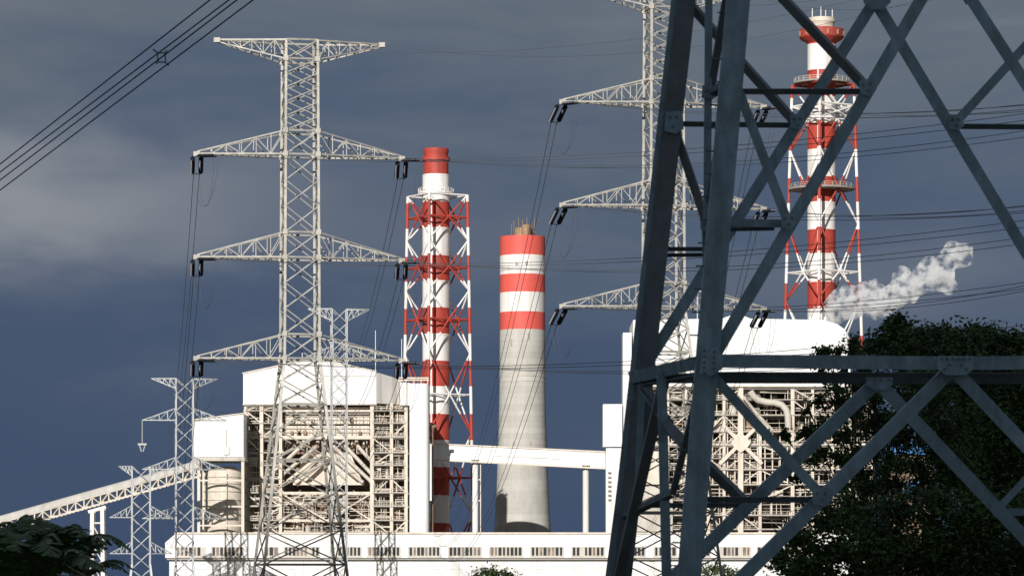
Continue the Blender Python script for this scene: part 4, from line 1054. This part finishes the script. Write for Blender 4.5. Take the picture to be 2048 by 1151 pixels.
# tree with solid canopy at the frame's right
D = 122
cl = [(1750, 692, 28, 1), (1788, 652, 22, 1.2), (1775, 672, 28, 1), (1812, 662, 26, 1), (1845, 680, 30, 1), (1880, 668, 24, 1.1), (1862, 690, 34, 1), (1915, 690, 36, 1), (1958, 668, 26, 1.1), (1980, 676, 28, 1), (2020, 674, 26, 1.1), (2042, 690, 30, 1), (2060, 690, 45, 1), (2110, 700, 50, 1),
      (1800, 715, 50, 1), (1900, 730, 60, 1), (1990, 740, 60, 1), (2080, 760, 70, 1), (1830, 760, 50, .55), (1930, 790, 60, .9), (1990, 830, 80, 1), (2060, 860, 90, 1), (1980, 920, 70, 1), (1945, 870, 50, .9), (1960, 750, 60, 1), (2030, 780, 70, 1), (1930, 940, 45, .8), (2050, 960, 80, 1), (1940, 985, 50, .7), (2130, 860, 90, .8), (2140, 980, 90, .8), (1880, 820, 30, .35)]
make_tree('broadleaf_tree', 'broadleaf tree with dense domed green canopy behind the near tower crossbeam', P(1990, 1165, D)[:2], px_clumps(cl, D, 2.2, rt), .175, 3600, 'leaf', .34, 1)
# sparser tree in front whose sprays reach left across the framework
D = 100
cl = [(1650, 705, 14, 1.2), (1680, 700, 12, 1.2), (1625, 708, 8, 1.3), (1700, 690, 16, 1.0), (1720, 720, 18, .9), (1640, 800, 16, .8), (1665, 780, 18, .9), (1690, 800, 22, .9), (1620, 815, 10, .9), (1710, 770, 22, .9), (1600, 868, 14, 1.2), (1570, 872, 8, 1.3), (1628, 862, 16, 1), (1660, 850, 22, .9), (1690, 870, 24, .8), (1640, 905, 16, .9), (1615, 925, 14, .9), (1670, 925, 24, .7), (1710, 905, 26, .8), (1740, 850, 26, .8), (1745, 800, 24, .7), (1600, 950, 14, .9), (1570, 950, 9, 1), (1760, 900, 24, .5), (1720, 950, 26, .6), (1790, 840, 22, .5), (1790, 935, 28, .5), (1835, 850, 22, .5), (1870, 800, 26, .5), (1860, 945, 24, .5), (1750, 760, 26, .6), (1800, 780, 22, .5), (1680, 970, 24, .7), (1900, 900, 34, .7), (1920, 840, 30, .7), (1650, 740, 12, .7), (1690, 745, 16, .7), (1800, 880, 30, .6), (1850, 880, 26, .5), (1830, 930, 32, .6), (1800, 965, 34, .8), (1870, 975, 34, .8), (1740, 975, 34, .9), (1840, 800, 30, .6), (1760, 830, 34, .8), (1780, 865, 30, .7), (1890, 860, 34, .8), (1730, 740, 26, .9), (1710, 820, 30, .9), (1865, 905, 36, .9), (1885, 930, 34, .9), (1850, 850, 34, .8), (1905, 960, 40, 1), (1820, 860, 26, .6), (1770, 930, 34, .9), (1880, 770, 34, .8), (1850, 770, 34, .8), (1820, 800, 30, .7), (1875, 830, 34, .9)]
make_tree('broadleaf_tree', 'sparse leafy tree with gaps between its sprays, beside the steel framework', P(1780, 1165, D)[:2], px_clumps(cl, D, 1.6, rt), .12, 4300, 'leaf', .24, 2)
# dark thicket below
D = 84
cl = [(1570, 1120, 26, .9), (1600, 1080, 34, .9), (1600, 1140, 44, 1), (1650, 1040, 44, .9), (1660, 1110, 60, 1), (1720, 1030, 46, .9), (1730, 1100, 70, 1), (1790, 1020, 44, .8), (1800, 1090, 70, 1), (1860, 1020, 46, .8), (1880, 1090, 70, 1), (1930, 1040, 56, 1), (1960, 1110, 70, 1), (2010, 1040, 60, 1), (2050, 1110, 70, 1), (2100, 1040, 70, 1), (1700, 1000, 24, .7), (1850, 985, 20, .5), (1750, 1150, 70, 1), (1900, 1150, 80, 1), (2010, 1160, 80, 1), (1640, 1160, 50, 1)]
make_tree('broadleaf_tree', 'dark bushy tree filling the low corner beneath the near tower braces', P(1850, 1165, D)[:2], px_clumps(cl, D, 1.6, rt), .12, 5600, 'leaf', .26, 3)
# two tree tops poking up before the white hall wall
for lab, x, y, D, sd, lst in (('small green tree top poking up before plain hall wall between the pylons', 992, 1150, 440, 4, [(955, 1148, 11, 1), (972, 1144, 12, 1), (992, 1146, 13, 1), (1012, 1149, 12, 1), (1028, 1155, 10, 1), (985, 1165, 22, 1), (1005, 1170, 22, 1)]),
                              ('green tree top showing behind the dark near tower leg at the hall wall', 1440, 1150, 430, 5, [(1412, 1142, 10, 1), (1428, 1136, 12, 1), (1445, 1140, 12, 1), (1462, 1146, 11, 1), (1478, 1152, 9, 1), (1440, 1160, 22, 1), (1420, 1165, 20, 1)])):
    S = D / FPX
    make_tree('garden_tree', lab, P(x, 1165, D)[:2], [(P(a, b, D) + Vector((0, random.uniform(-1, 1), 0)), r * S * 1.3, d) for a, b, r, d in lst], .33, 330, 'leaf2', .3, sd)

def banana_leaf(t, base, az, L, up, W, rnd):
    """arching midrib with a blade torn into strips"""
    h = Vector((math.cos(az), math.sin(az), 0)); side = Vector((-h.y, h.x, 0)); n = 17
    def rib(s): return base + h * (L * (s * math.cos(up) * .95)) + Vector((0, 0, L * (math.sin(up) * s - .55 * s ** 2.6)))
    wd = lambda s: W * max(.04, math.sin(math.pi * min(1, s * .93 + .06)) ** .7)
    b = MB()
    for sd in (-1, 1):
        for i in range(n):
            s0, s1 = .1 + .9 * i / n, .1 + .9 * (i + 1) / n
            cut = rnd.choice((.0, .0, .2, .35)); ang = rnd.uniform(-.5, .12) - .15; sweep = .25
            p0, p1 = rib(s0), rib(s1); fw = (p1 - p0).normalized()
            o = lambda s, e: rib(s) + (side * sd * math.cos(ang) + Vector((0, 0, math.sin(ang)))) * wd(s) * e + fw * wd(s) * sweep * e
            e = rnd.uniform(.82, 1.05)
            b.add([p0, p1, o(lerp(s1, s0, cut), e), o(s0 + .002, e * rnd.uniform(.92, 1))], [(0, 1, 2, 3)])
    lf = b.build('leaf', 'banana', t)
    MB().tube([rib(s / 8) for s in range(9)], [lerp(.045, .01, s / 8) for s in range(9)], 6).build('midrib', 'stem', lf, True)
def make_banana(label, px, py, D, n, L, seed, azs=None):
    rnd = random.Random(seed); c = P(px, py, D); g = gz(c.x, c.y)
    t = thing('banana_plant', label, 'plant', (c.x, c.y, g - .1))
    MB().tube([(c.x, c.y, g - .1), (c.x + .05, c.y, (g + c.z) / 2), (c.x, c.y, c.z + .2)], [.2, .15, .09], 12).build('stem', 'stem', t, True)
    for k in range(n):
        az = azs[k] if azs else k * 2.4 + rnd.uniform(-.3, .3)
        banana_leaf(t, c + Vector((0, 0, rnd.uniform(-.2, .1))), az, L * rnd.uniform(.8, 1.15), rnd.uniform(.6, 1.35), .36 * L / 2.3 * rnd.uniform(.9, 1.2), rnd)
make_banana('dark banana plant with torn arching leaves below the conveyor trestle', 95, 1150, 54, 12, 1.9, 1)
make_banana('dark banana plant at the left end of the conveyor, leaves overlapping its neighbour', -10, 1160, 60, 11, 2.4, 2)
make_banana('banana plant with low drooping leaves between its two taller neighbours', 40, 1215, 48, 13, 2.3, 3)
make_banana('small banana plant with leaf tips in front of the low pylon', 165, 1140, 57, 9, 1.15, 4)
